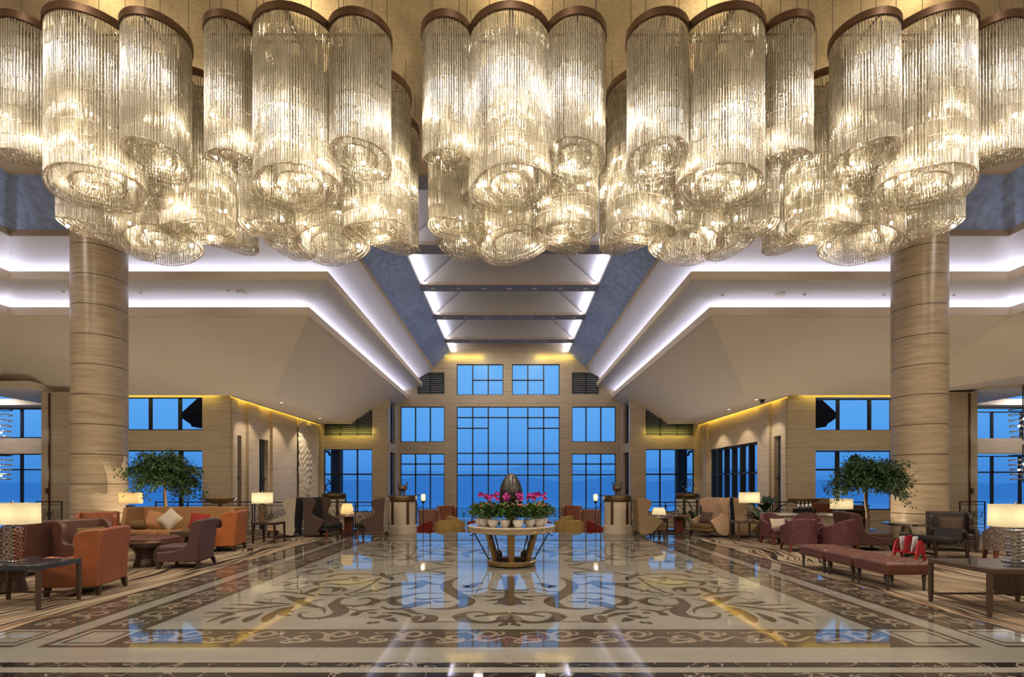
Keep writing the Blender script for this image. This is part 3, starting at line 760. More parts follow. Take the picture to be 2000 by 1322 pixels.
# dark eaves of the neighbouring roof seen through the upper side windows, and posts outside the outer bays
for sg, side in ((-1, 'left'), (1, 'right')):
    f = (lambda a: a) if sg < 0 else (lambda a: 1988 - a)
    mb = MB(); d = 27.0
    pts = [(f(352), 808), (f(357), 818), (f(372), 828), (f(374), 833), (f(410), 838), (f(410), 760), (f(392), 772)]
    q = [(xat(a, d), zat(b, d)) for a, b in pts]
    mb.prism(q, 'y', d, d + 5)
    tag(mb.build('eave', 'eave_dark'), 'dark overhanging roof eave outside the upper window on the %s' % side, 'roof eave', kind='structure')
    mb = MB(); d = 37.5
    mb.box(xat(f(646), d), xat(f(664), d), d, d + 0.7, -14, 8)
    tag(mb.build('outdoor_pillar', 'eave_dark'), 'dark pillar standing outside the outer bay window on the %s' % side, 'pillar', kind='structure')
    mb = MB(); mb.tube([(xat(f(632), 37), 37.2, zat(881, 37)), (xat(f(640), 37), 37.2, zat(882, 37)), (xat(f(642), 37), 37.2, zat(888, 37)), (xat(f(648), 37), 37.2, zat(889, 37))], 0.09, 8)
    tag(mb.build('drain_pipe', 'eave_dark'), 'bent dark drain pipe outside the outer bay window on the %s' % side, 'pipe', kind='structure')

# ------------------------------------------------------------------ sky
w = bpy.data.worlds.new('World'); scn.world = w; w.use_nodes = True
nt = w.node_tree; bg = nt.nodes['Background']
tc = nt.nodes.new('ShaderNodeTexCoord'); sp = nt.nodes.new('ShaderNodeSeparateXYZ'); nt.links.new(tc.outputs['Generated'], sp.inputs['Vector'])
r = nt.nodes.new('ShaderNodeValToRGB'); cr = r.color_ramp
cr.elements[0].position = 0.0; cr.elements[0].color = srgb(64, 136, 216)
cr.elements[1].position = 0.28; cr.elements[1].color = srgb(114, 188, 252)
e = cr.elements.new(0.09); e.color = srgb(86, 162, 238)
nt.links.new(sp.outputs['Z'], r.inputs['Fac']); nt.links.new(r.outputs['Color'], bg.inputs['Color'])
bg.inputs['Strength'].default_value = 1.0

# ------------------------------------------------------------------ built-in lighting of the room, plus added fill lights
COOL = (0.78, 0.80, 1.0); YEL = (1.0, 0.78, 0.12); WARM = (1.0, 0.80, 0.55)
PW = 4.0
for sg in (-1, 1):
    for s, h, xo in ((0.26, 6.07, 0), (-0.72, 6.91, 0)):
        y = 18 + s; xl = 7.04 + s; xr_ = 17.6 + s
        Lf = xr_ - xl
        area('cove_led', (sg * (xl + xr_) / 2, y, z_(h)), Lf, PW * Lf, COOL, (R(180), 0, 0), 0.10)
        La = Yw - y
        area('cove_led', (sg * xl, (y + Yw) / 2, z_(h)), 0.10, PW * La, COOL, (R(180), 0, 0), La)
        area('cove_led', (sg * xr_, (y + 7) / 2, z_(h)), 0.10, PW * (y - 7), COOL, (R(180), 0, 0), y - 7)
    # yellow strips in the slots above the stone walls
    area('wall_strip', (sg * 12.1, 27.5, z_(4.02)), 0.08, 80, YEL, (0, R(-75) * -sg, 0), 10)
    area('wall_strip', (sg * 15.4, 22.22, z_(4.05)), 5.2, 22, YEL, (R(70), 0, 0), 0.06)
    area('wall_strip', (sg * 10.0, 32.3, z_(3.4)), 2.6, 14, YEL, (R(60), 0, 0), 0.05)
    area('wall_strip', (sg * 3.4, 35.1, z_(8.85)), 3.2, 14, YEL, (R(60), 0, 0), 0.05)
for d0, d1 in zip(COLLARS, COLLARS[1:] + [Yw]):
    for sg in (-1, 1):
        area('collar_led', (sg * 3.85, d0 + 0.9 + (d1 - d0 - 0.9) * 0.5, GOLD + 0.02), 0.12, 30, COOL, (R(180), 0, 0), d1 - d0 - 1.0)

# unseen fill lights added at the ceiling, above and behind the viewer
for x in (-14, -7, 0, 7, 14):
    for y in (-5, 1.5, 6.2):
        area('hall_fill', (x, y, GOLD - 0.02), 0.5, 270, (1.0, 0.90, 0.77), (0, 0, 0))

# downlights of the aisle and of the sunken lounge
for sg in (-1, 1):
    for y in (23.5, 26.5, 29.5): spot('soffit_downlight', (sg * 11.1, y, z_(3.83)), (sg * 11.9, y, 0), 260, (1.0, 0.86, 0.66), 90, 0.05)
    for y in (20.2, 24.2, 28.3, 32.9): area('beam_downlight', (sg * 2.0, y, GOLD - 0.03), 0.55, 55, (1.0, 0.88, 0.70), (R(14), 0, 0))
    for x in (14.5, 18.5): area('front_downlight', (sg * x, 20.6, z_(4.55)), 0.2, 45, (1.0, 0.86, 0.66), (R(20), 0, 0)) if False else None

for sg in (-1, 1):
    area('coffer_light', (sg * 25.4, 23.9, zat(795, Yg) + .48), 2.0, 150, (0.95, 0.90, 0.95), (0, 0, 0), 2.0)

# fill spots added at floor level, out of sight, to brighten soffits and walls
for sg in (-1, 1):
    for x in (13.2, 16.4): spot('soffit_fill', (sg * x, 19.2, .06), (sg * x, 20.4, 6), 190, (1.0, 0.87, 0.66), 150, .3, 1.0)
    for y in (20.0, 24.0, 28.0): spot('soffit_fill', (sg * 9.4, y, LOW + .06), (sg * 9.6, y, 6), 205, (1.0, 0.87, 0.70), 150, .3, 1.0)
    spot('soffit_fill', (sg * 22.5, 16.5, .06), (sg * 21, 15, 6), 200, (1.0, 0.87, 0.66), 150, .3, 1.0)
# ------------------------------------------------------------------ crystal chandeliers
import array
def crystal_material(name, tint, tr, hi, lo, rough=0.2):
    m, nt, b = mat(name)
    L = nt.links.new
    out = nt.nodes.get('Material Output'); nt.nodes.remove(b)
    geo = nt.nodes.new('ShaderNodeNewGeometry')
    t = nt.nodes.new('ShaderNodeBsdfTransparent'); t.inputs['Color'].default_value = (1, 0.99, 0.96, 1)
    d = nt.nodes.new('ShaderNodeBsdfTranslucent'); d.inputs['Color'].default_value = tint
    d2 = nt.nodes.new('ShaderNodeBsdfDiffuse'); d2.inputs['Color'].default_value = tint
    g = nt.nodes.new('ShaderNodeBsdfGlossy'); g.inputs['Roughness'].default_value = rough; g.inputs['Color'].default_value = (1, 0.97, 0.9, 1)
    dd = nt.nodes.new('ShaderNodeMixShader'); dd.inputs['Fac'].default_value = 0.4
    L(d.outputs[0], dd.inputs[1]); L(d2.outputs[0], dd.inputs[2])
    gg = nt.nodes.new('ShaderNodeMixShader'); L(dd.outputs[0], gg.inputs[1]); L(g.outputs[0], gg.inputs[2])
    mr = nt.nodes.new('ShaderNodeMapRange'); mr.inputs['To Min'].default_value = lo; mr.inputs['To Max'].default_value = hi
    L(geo.outputs['Random Per Island'], mr.inputs['Value']); L(mr.outputs[0], gg.inputs['Fac'])
    fin = nt.nodes.new('ShaderNodeMixShader'); fin.inputs['Fac'].default_value = tr
    L(gg.outputs[0], fin.inputs[1]); L(t.outputs[0], fin.inputs[2]); L(fin.outputs[0], out.inputs['Surface'])
crystal_material('crystal_rod', (0.74, 0.68, 0.55, 1), 0.40, 0.85, 0.22)
crystal_material('crystal_bead', (0.52, 0.40, 0.24, 1), 0.12, 0.5, 0.15, 0.34)
simple('bronze_rim', (0.12, 0.065, 0.035, 1), 0.4, 0.6)
simple('cable', (0.10, 0.08, 0.06, 1), 0.5)
emis('bulb_light', (1.0, 0.85, 0.63, 1), 560.0)

rng = random.Random(11)
ROD = 0.0085
def strand_mesh(name, cols, rodlen=0.26):
    """cols: (x, y, ztop, zbottom) of hanging strands; four-sided rods linked by small beads, a larger bead at the end"""
    V = []; Fc = []; M = []
    nv = 0
    for (x, y, zt, zb) in cols:
        L = zt - zb
        n = max(1, int(round(L / rodlen)))
        st = L / n
        r = ROD; a0 = rng.uniform(0, PI / 2)
        ca, sa = math.cos(a0) * r, math.sin(a0) * r
        cx = ((ca, sa), (-sa, ca), (-ca, -sa), (sa, -ca))
        for k in range(n):
            z1 = zt - k * st; z0 = z1 - st * 0.90
            for zz in (z1, z0):
                for dx, dy in cx: V.extend((x + dx, y + dy, zz))
            for i in range(4):
                j = (i + 1) & 3
                Fc.append((nv + i, nv + j, nv + 4 + j, nv + 4 + i)); M.append(0)
            nv += 8
            # link bead
            rb = 0.011 if k < n - 1 else 0.022
            zc = z0 - st * 0.05 if k < n - 1 else z0 - rb * 0.8
            V.extend((x + rb, y, zc, x, y + rb, zc, x - rb, y, zc, x, y - rb, zc, x, y, zc + rb, x, y, zc - rb))
            for i in range(4):
                j = (i + 1) & 3
                Fc.append((nv + i, nv + j, nv + 4)); M.append(1); Fc.append((nv + j, nv + i, nv + 5)); M.append(1)
            nv += 6
    me = bpy.data.meshes.new(name)
    me.vertices.add(nv); me.vertices.foreach_set('co', array.array('f', V))
    nl = sum(len(f) for f in Fc)
    me.loops.add(nl); me.polygons.add(len(Fc))
    flat = array.array('i'); st_ = array.array('i'); tot = 0
    for f in Fc:
        flat.extend(f); st_.append(tot); tot += len(f)
    me.loops.foreach_set('vertex_index', flat)
    me.polygons.foreach_set('loop_start', st_)
    me.materials.append(MATS['crystal_rod']); me.materials.append(MATS['crystal_bead'])
    me.polygons.foreach_set('material_index', array.array('i', M))
    me.update(calc_edges=True)
    return me
# the lobes of one chandelier: x, distance, radius, height above the eye of rim and of the lower edge
LOBES = [(-1.20, 9.35, 0.44, 8.16, 5.92), (-0.05, 9.50, 0.76, 8.14, 5.46), (1.14, 9.36, 0.54, 8.12, 5.90),
         (-1.15, 10.75, 0.60, 8.10, 5.32), (1.10, 10.70, 0.68, 8.10, 5.26), (0.0, 11.15, 0.78, 8.10, 5.18),
         (-1.20, 11.85, 0.54, 8.08, 5.50), (1.20, 11.75, 0.56, 8.08, 5.46), (-0.62, 10.2, 0.40, 8.1, 5.75), (0.62, 10.2, 0.38, 8.1, 5.70)]
DC = 10.6
def inside(x, y, skip):
    return any(i != skip and math.hypot(x - lx, y - (ly - DC)) < lr - 0.04 for i, (lx, ly, lr, _, _) in enumerate(LOBES))
PROTO = {}
for li, (lx, ly, lr, zt, zb) in enumerate(LOBES):
    oy = ly - DC
    cols = []
    ztop = z_(zt)
    # outer double ring of beads, an inner spiral ring and a small heart, like a flower seen from below
    for rr, dz, sp, skipin in ((lr, 0.0, 0.042, True), (lr - 0.055, 0.035, 0.046, False), (lr - 0.11, 0.09, 0.05, False), (lr * 0.56, 0.07, 0.048, False), (lr * 0.56 - 0.05, 0.10, 0.05, False), (lr * 0.25, 0.04, 0.05, False)):
        if rr < 0.05: continue
        n = max(6, int(2 * PI * rr / sp))
        for k in range(n):
            a = 2 * PI * k / n + 0.3 * rr
            x = lx + rr * math.cos(a); y = oy + rr * math.sin(a)
            w = 0.10 * math.sin(a * 1.0 + li * 1.7) + 0.03 * math.sin(a * 3 + li)
            cols.append((x, y, ztop - rng.uniform(0, 0.03), z_(zb) + dz + w * (rr / lr)))
    PROTO[li] = strand_mesh('crystal_curtain', cols)
# rims: an open bronze band round each lobe, left out where it would run inside a neighbour
RIMS = {}
for li, (lx, ly, lr, zt, zb) in enumerate(LOBES):
    oy = ly - DC; mb = MB(); n = 72; r = lr + 0.03; z1 = z_(zt) + 0.10; z0 = z_(zt) - 0.03
    def pt(k, rr, z): a = 2 * PI * k / n; return (lx + rr * math.cos(a), oy + rr * math.sin(a), z)
    on = [not inside(*pt(k + 0.5, r, 0)[:2], li) for k in range(n)]
    RIMS[li] = []
    if all(on): runs = [list(range(n))]
    else:
        s0 = next(k for k in range(n) if not on[k]); runs = []; cur = []
        for k in range(s0, s0 + n):
            if on[k % n]: cur.append(k)
            elif cur: runs.append(cur); cur = []
        if cur: runs.append(cur)
    for run in runs:
        if len(run) < 3: continue
        mb = MB()
        for k in run:
            q = [pt(k, r, z0), pt(k + 1, r, z0), pt(k + 1, r, z1), pt(k, r, z1), pt(k, r - 0.05, z0), pt(k + 1, r - 0.05, z0), pt(k + 1, r - 0.05, z1), pt(k, r - 0.05, z1)]
            mb.add(q, [(0, 1, 2, 3), (5, 4, 7, 6), (0, 4, 5, 1), (3, 2, 6, 7)])
        o = mb.build('bronze_rim', 'bronze_rim', smooth=40, link=False)
        bm = bmesh.new(); bm.from_mesh(o.data); bmesh.ops.remove_doubles(bm, verts=bm.verts, dist=1e-4); bm.to_mesh(o.data); bm.free()
        RIMS[li].append(o.data); bpy.data.objects.remove(o)
mb = MB()      # carrying frame: bars across the lobes just above the strands
zb_ = z_(8.20)
mb.box(-1.55, 1.55, -0.02, 0.02, zb_, zb_ + 0.04); mb.box(-0.02, 0.02, -1.7, 1.3, zb_, zb_ + 0.04)
for (lx, ly, lr, zt, zb) in LOBES:
    mb.box(lx - lr, lx + lr, ly - DC - 0.015, ly - DC + 0.015, zb_, zb_ + 0.03); mb.box(lx - 0.015, lx + 0.015, ly - DC - lr, ly - DC + lr, zb_, zb_ + 0.03)
    mb.box(min(lx, 0), max(lx, 0) + 0.01, ly - DC - 0.01, ly - DC + 0.01, zb_, zb_ + 0.03)
o = mb.build('carrying_frame', 'bronze_rim', link=False); PLATE = o.data; bpy.data.objects.remove(o)
mb = MB(); mb.tube([(0, 0, z_(8.1)), (0, 0, GOLD)], 0.006, 4); o = mb.build('suspension_cable', 'cable', link=False); CABLE = o.data; bpy.data.objects.remove(o)
mb = MB(); mb.sphere((0, 0, 0), 0.032, 8, 5); o = mb.build('bulb', 'bulb_light', smooth=80, link=False); BULB = o.data; bpy.data.objects.remove(o)
CAB = [(lx + lr * f * math.cos(a), ly - DC + lr * f * math.sin(a)) for (lx, ly, lr, _, _) in LOBES for a, f in ((0.5, .9), (2.6, .85), (4.2, .95), (5.4, .9))]
BULBS = []
for (lx, ly, lr, zt, zb) in LOBES:
    n = 2 if lr > 0.6 else 1
    for q, h in enumerate((7.6, 6.7, 6.15, 5.75, 5.45)):
        if h < zb + 0.12: continue
        m_ = (1 if li in (0, 2, 5) else 0) if q == 0 else (1 if q == 1 else n)
        for k in range(m_):
            a = 2 * PI * (k + 0.33 * q) / m_ + lx + li
            BULBS.append((lx + lr * 0.72 * math.cos(a), ly - DC + lr * 0.72 * math.sin(a), z_(h) + rng.uniform(-0.12, 0.12)))
def child(name, me, par, loc=(0, 0, 0)):
    o = bpy.data.objects.new(name, me); COL.objects.link(o); o.parent = par; o.location = loc; return o
NAMES = ['leftmost of the five crystal chandeliers, cut off by the left edge', 'second crystal chandelier from the left, to the left of the middle one', 'middle crystal chandelier hanging straight above the egg sculpture',
         'second crystal chandelier from the right, just right of the middle one', 'rightmost of the five crystal chandeliers, above the right column']
for i, x in enumerate((-7.58, -3.86, 0.06, 3.84, 7.62)):
    t = thing('chandelier', NAMES[i], 'chandelier', (x, DC, 0), 0, 'row of crystal chandeliers')
    if x > 1: t.scale = (-1, 1, 1)
    child('carrying_frame', PLATE, t)
    for li in range(len(LOBES)):
        c = child('crystal_curtain', PROTO[li], t); c['kind'] = 'stuff'
        for me_ in RIMS[li]: child('bronze_rim', me_, t)
    for (cx_, cy_) in CAB: child('suspension_cable', CABLE, t, (cx_, cy_, 0))
    for b in BULBS: child('bulb', BULB, t, b)

for i, x in enumerate((-7.58, -3.86, 0.06, 3.84, 7.62)):
    for dy in (-0.9, 0.6): point('ceiling_fill', (x, DC + dy, z_(8.6)), 24, (1.0, 0.82, 0.52), 0.06)  # hidden fill points added above the frames to brighten the gold ceiling
# ------------------------------------------------------------------ furniture materials
def leather(n, c, rough=0.38): return simple(n, c, rough, bump=0.10, bscale=90, var=0.12, vscale=5)
leather('leather_orange', (0.36, 0.105, 0.028, 1)); leather('leather_rust', (0.26, 0.075, 0.028, 1)); leather('leather_brown', (0.105, 0.045, 0.03, 1)); leather('leather_plum', (0.085, 0.038, 0.036, 1), 0.5)
leather('leather_dark', (0.032, 0.019, 0.016, 1), 0.45); leather('leather_umber', (0.062, 0.027, 0.020, 1), 0.42); leather('leather_red', (0.105, 0.036, 0.023, 1), 0.3)
def fabric(n, c, var=0.15, vs=30): return simple(n, c, 0.9, spec=0.2, bump=0.15, bscale=140, var=var, vscale=vs)
fabric('velvet_tan', (0.33, 0.17, 0.07, 1)); fabric('fabric_cream', (0.52, 0.43, 0.33, 1)); fabric('fabric_greige', (0.40, 0.34, 0.26, 1)); fabric('fabric_black', (0.028, 0.024, 0.024, 1)); fabric('fabric_brown', (0.085, 0.055, 0.042, 1))
fabric('fabric_tan', (0.27, 0.18, 0.10, 1)); fabric('fabric_peach', (0.50, 0.33, 0.22, 1)); fabric('fabric_mustard', (0.46, 0.31, 0.11, 1)); fabric('fabric_red', (0.26, 0.03, 0.025, 1)); fabric('fabric_olive', (0.15, 0.09, 0.035, 1)); fabric('fabric_copper', (0.40, 0.19, 0.09, 1))
fabric('fabric_rose', (0.30, 0.15, 0.11, 1)); fabric('fabric_navy', (0.012, 0.014, 0.03, 1))
def spotted(n, c0, c1, scale=38, th=0.35):
    m, nt, b = mat(n); L = nt.links.new
    tc = nt.nodes.new('ShaderNodeTexCoord'); v = nt.nodes.new('ShaderNodeTexVoronoi'); v.inputs['Scale'].default_value = scale
    L(tc.outputs['Object'], v.inputs['Vector'])
    r = nt.nodes.new('ShaderNodeValToRGB'); r.color_ramp.elements[0].position = th - 0.06; r.color_ramp.elements[0].color = c0; r.color_ramp.elements[1].position = th + 0.06; r.color_ramp.elements[1].color = c1
    L(v.outputs['Distance'], r.inputs['Fac']); L(r.outputs['Color'], b.inputs['Base Color']); b.inputs['Roughness'].default_value = 0.6
spotted('fabric_burgundy_dots', (0.30, 0.12, 0.085, 1), (0.085, 0.022, 0.03, 1), 46, 0.28)
spotted('fabric_leopard', (0.30, 0.22, 0.17, 1), (0.10, 0.07, 0.055, 1), 40, 0.42)
simple('wood_dark', (0.035, 0.018, 0.012, 1), 0.3); simple('wood_red', (0.13, 0.035, 0.018, 1), 0.25); simple('wood_brown', (0.075, 0.045, 0.03, 1), 0.35)
simple('chrome', (0.72, 0.70, 0.66, 1), 0.12, 1.0); simple('black_gloss', (0.01, 0.01, 0.012, 1), 0.05); simple('stone_white', (0.62, 0.56, 0.47, 1), 0.12); simple('stone_cream', (0.62, 0.52, 0.40, 1), 0.12)
simple('iron', (0.02, 0.018, 0.018, 1), 0.35, 0.6); simple('gilt', (0.40, 0.25, 0.10, 1), 0.32, 0.85, bump=0.25, bscale=70); simple('gilt_pale', (0.62, 0.50, 0.34, 1), 0.35, 0.6, bump=0.3, bscale=60)
simple('porcelain', (0.82, 0.78, 0.75, 1), 0.12, coat=0.4); simple('red_lacquer', (0.36, 0.008, 0.02, 1), 0.2); simple('paper', (0.7, 0.7, 0.72, 1), 0.6, var=0.5, vscale=40)
simple('table_glass', (0.03, 0.035, 0.045, 1), 0.03); simple('silver_cast', (0.45, 0.40, 0.34, 1), 0.22, 0.9, bump=0.8, bscale=26); simple('bronze_cast', (0.20, 0.15, 0.12, 1), 0.3, 0.8, bump=0.4, bscale=40)
simple('bronze_inlay', (0.10, 0.065, 0.03, 1), 0.35, 0.7); simple('amber_glass', (0.42, 0.25, 0.12, 1), 0.08)
simple('leaf_green', (0.055, 0.115, 0.03, 1), 0.45, var=0.45, vscale=9); simple('leaf_dark', (0.032, 0.075, 0.025, 1), 0.4, var=0.4, vscale=8); simple('leaf_bright', (0.09, 0.20, 0.035, 1), 0.45, var=0.4, vscale=14); simple('leaf_strap', (0.02, 0.04, 0.025, 1), 0.3); simple('bark', (0.16, 0.10, 0.06, 1), 0.8)
simple('soil', (0.03, 0.02, 0.012, 1), 0.95); simple('petal_magenta', (0.42, 0.012, 0.21, 1), 0.5, var=0.3, vscale=20); simple('petal_coral', (0.42, 0.07, 0.05, 1), 0.5); simple('stem_green', (0.06, 0.10, 0.03, 1), 0.5)
def shade_material(name, col):
    m, nt, b = mat(name); L = nt.links.new
    out = nt.nodes.get('Material Output'); nt.nodes.remove(b)
    t = nt.nodes.new('ShaderNodeBsdfTranslucent'); t.inputs['Color'].default_value = col
    d = nt.nodes.new('ShaderNodeBsdfDiffuse'); d.inputs['Color'].default_value = (0.6, 0.55, 0.42, 1)
    mx = nt.nodes.new('ShaderNodeMixShader'); mx.inputs['Fac'].default_value = 0.35
    L(t.outputs[0], mx.inputs[1]); L(d.outputs[0], mx.inputs[2]); L(mx.outputs[0], out.inputs['Surface'])
shade_material('shade_linen', (0.34, 0.315, 0.24, 1)); shade_material('shade_amber', (0.36, 0.26, 0.13, 1))
def mosaic():
    m, nt, b = mat('egg_mosaic'); L = nt.links.new
    tc = nt.nodes.new('ShaderNodeTexCoord'); v = nt.nodes.new('ShaderNodeTexVoronoi'); v.inputs['Scale'].default_value = 42
    L(tc.outputs['Object'], v.inputs['Vector'])
    r = nt.nodes.new('ShaderNodeValToRGB'); r.color_ramp.elements[0].color = (0.02, 0.018, 0.015, 1); r.color_ramp.elements[1].color = (0.11, 0.10, 0.088, 1)
    sp = nt.nodes.new('ShaderNodeSeparateColor'); L(v.outputs['Color'], sp.inputs[0]); L(sp.outputs[0], r.inputs['Fac'])
    L(r.outputs['Color'], b.inputs['Base Color']); b.inputs['Metallic'].default_value = 0.85; b.inputs['Roughness'].default_value = 0.28
    bp = nt.nodes.new('ShaderNodeBump'); bp.inputs['Strength'].default_value = 0.5; bp.inputs['Distance'].default_value = 0.01
    L(sp.outputs[1], bp.inputs['Height']); L(bp.outputs['Normal'], b.inputs['Normal'])
mosaic()

# ------------------------------------------------------------------ seats
def leg_frustum(par, x, y, h, a=0.035, b=0.022, splay=0.03, m='wood_dark', z0=0.0):
    mb = MB(); sx = (1 if x > 0 else -1) * splay; sy = (1 if y > 0 else -1) * splay
    mb.frustum((x + sx, y + sy, z0), b, b, (x, y, h + 0.01), a, a); return mb.build('leg', m, par)
def smooth_outline(pts, n=5):
    return catmull(pts, n, True)
def wing_chair(label, loc, rz, body, seatm, w=0.75, d=0.75, h=0.95, seat=0.43, style='club', legm='wood_dark', group=None, lining=None, name='wing_chair', leg_h=0.13):
    t = thing(name, label, 'armchair', loc, rz, group)
    lining = lining or body
    if style == 'club':
        pr = [(-.47, leg_h), (.46, leg_h), (.48, .5 * h), (.54, h * .97), (.50, h), (.24, h * .985), (.08, h * .93), (.03, h * .83), (.07, h * .70), (.05, h * .60), (-.12, h * .575), (-.36, h * .60), (-.47, h * .58), (-.5, h * .48)]
        pts = [(y * d, z) for y, z in pr]
    elif style == 'slipper':      # narrow sides, no arms
        pr = [(-.5, leg_h), (.44, leg_h), (.46, .45 * h), (.54, h * .97), (.50, h), (.36, h * .97), (.27, h * .88), (.26, h * .72), (.22, h * .52), (.10, h * .42), (-.10, h * .36), (-.48, h * .345)]
        pts = [(y * d, z) for y, z in pr]
    else:                         # tall hourglass wings
        pr = [(.47, .10), (.50, .5 * h), (.56, h * .97), (.52, h), (.26, h * .995), (.06, h * .95), (-.01, h * .86), (.06, h * .75), (.14, h * .66), (.10, h * .57), (-.16, h * .50), (-.44, h * .435), (-.40, h * .38), (-.26, h * .26), (-.06, h * .13), (.12, .10)]
        pts = catmull([(y * d, z) for y, z in pr], 3, True)
    th = 0.085 if style != 'hour' else 0.06
    for sg in (-1, 1):
        mb = MB(); mb.prism(pts, 'x', sg * (w / 2 - th), sg * w / 2)
        mb.build('side_panel', body, t, bevel=0.018)
    mb = MB()
    z0 = leg_h
    mb.prism([(.32 * d, z0), (.465 * d, z0), (.55 * d, h), (.42 * d, h)], 'x', -(w / 2 - th * .6), w / 2 - th * .6)
    mb.build('back', lining, t, bevel=0.03)
    if lining != body or style == 'hour':
        mb = MB(); mb.prism([(.462 * d, z0), (.49 * d, z0), (.575 * d, h * .985), (.545 * d, h * .985)], 'x', -(w / 2 - .01), w / 2 - .01); mb.build('back_cover', body if style != 'hour' else lining, t, bevel=0.01)
    fr = -.5 * d if style != 'hour' else -.62 * d
    mb = MB(); mb.box(-(w / 2 - th), w / 2 - th, fr, .34 * d, leg_h + (0.0 if style != 'hour' else 0.08), seat - 0.13); mb.build('seat_base', body if style != 'hour' else seatm, t, bevel=0.015)
    mb = MB(); mb.box(-(w / 2 - th), w / 2 - th, fr - 0.01, .34 * d, seat - 0.13, seat); mb.build('seat_cushion', seatm, t, bevel=0.035, seg=3)
    lh = leg_h + (0.08 if style == 'hour' else 0)
    for sx in (-1, 1):
        leg_frustum(t, sx * (w / 2 - .06), fr + .07, lh, m=legm, splay=0.015 if style == 'club' else 0.035)
        leg_frustum(t, sx * (w / 2 - .06), .43 * d, leg_h, m=legm, splay=0.015 if style == 'club' else 0.035)
    return t
def tub_chair(label, loc, rz, outer, inner, w=0.72, d=0.70, h=0.82, arm=0.58, seat=0.43, legm='wood_red', group=None, name='tub_chair', leg_h=0.2, cat='armchair', flare=0.0):
    t = thing(name, label, cat, loc, rz, group)
    mb = MB(); n = 26; ra = w / 2; th = 0.075
    vs = []
    for k in range(n + 1):
        a = R(-28) + (R(236)) * k / n      # from right front round the back to left front
        ca, sa = math.cos(a), math.sin(a)
        s = max(0.0, min(1.0, (sa + 0.40) / 1.40)); s = s ** 1.25
        zt = arm + (h - arm) * s
        sup = lambda r_: (math.copysign(abs(ca) ** 0.85, ca) * r_, math.copysign(abs(sa) ** 0.85, sa) * r_ * d / w)
        xo, yo = sup(ra); xi, yi = sup(ra - th)
        f = 1 + flare
        vs += [(xo * .92, yo * .92, leg_h), (xo * f, yo * f, zt - 0.02), ((xo * .5 + xi * .5) * f, (yo * .5 + yi * .5) * f, zt), (xi * f, yi * f, zt - 0.02), (xi * .95, yi * .95, leg_h + 0.05)]
    fs = []
    for k in range(n):
        for j in range(4): fs.append((5 * k + j, 5 * k + 5 + j, 5 * k + 6 + j, 5 * k + 1 + j))
        fs.append((5 * k + 4, 5 * k + 9, 5 * k + 5, 5 * k))
    fs += [(0, 1, 2, 3, 4), tuple(5 * n + j for j in (4, 3, 2, 1, 0))]
    mb.add(vs, fs); mb.build('shell', outer, t, smooth=50)
    mb = MB(); mb.box(-(w / 2 - .10), w / 2 - .10, -.46 * d, .36 * d, seat - 0.12, seat); mb.build('seat_cushion', inner, t, bevel=0.035, seg=3)
    mb = MB(); mb.box(-(w / 2 - .085), w / 2 - .085, -.43 * d, .36 * d, leg_h, seat - 0.12); mb.build('seat_base', outer, t, bevel=0.01)
    for sx in (-1, 1):
        for y in (-.38 * d, .30 * d): leg_frustum(t, sx * (w / 2 - .13), y, leg_h, m=legm, splay=0.03)
    return t
def cushion(label, c, w, h, t_, m, rx=0, ry=0, rz=0, group=None, name='cushion'):
    o = MB().pillow((0, 0, 0), w, h, t_).build(name, m, None, c, smooth=80)
    o.rotation_euler = (R(rx), R(ry), R(rz)); return tag(o, label, 'cushion', group)
FL = 0.007   # top of the carpet

# left seating group
wing_chair('orange-brown leather wing chair nearest the camera on the left, its back to the aisle', (-6.30, 7.64, FL), R(-79), 'leather_rust', 'leather_rust', 0.80, 0.74, 0.955, style='club')
wing_chair('brown leather wing chair at the far left, seen from the side and facing left', (-8.62, 9.0, FL), R(-90), 'leather_brown', 'leather_brown', 0.78, 0.80, 0.95)
wing_chair('brown leather wing chair with an olive cushion, back to back with another brown chair', (-7.56, 9.22, FL), R(62), 'leather_brown', 'leather_brown', 0.78, 0.80, 0.96)
cushion('dark olive square cushion in the brown leather wing chair on the left', (-7.46, 9.16, 0.64), 0.42, 0.40, 0.16, 'fabric_olive', -14, 0, 62)
wing_chair('reddish brown leather wing chair standing in front of the left stone column', (-9.62, 11.9, FL), R(28), 'leather_rust', 'leather_brown', 0.78, 0.75, 0.95, lining='leather_rust')
wing_chair('dark plum leather armless chair with its back to the aisle', (-6.28, 9.98, FL), R(-84), 'leather_plum', 'leather_plum', 0.70, 0.78, 0.93, style='slipper')
wing_chair('bright orange leather armchair in front of the long tan sofa', (-6.90, 12.45, FL), R(-80), 'leather_orange', 'leather_orange', 0.80, 0.72, 0.96)
cushion('dark brown cushion in the bright orange leather armchair', (-7.02, 12.4, 0.60), 0.40, 0.36, 0.14, 'fabric_brown', -14, 0, -80)
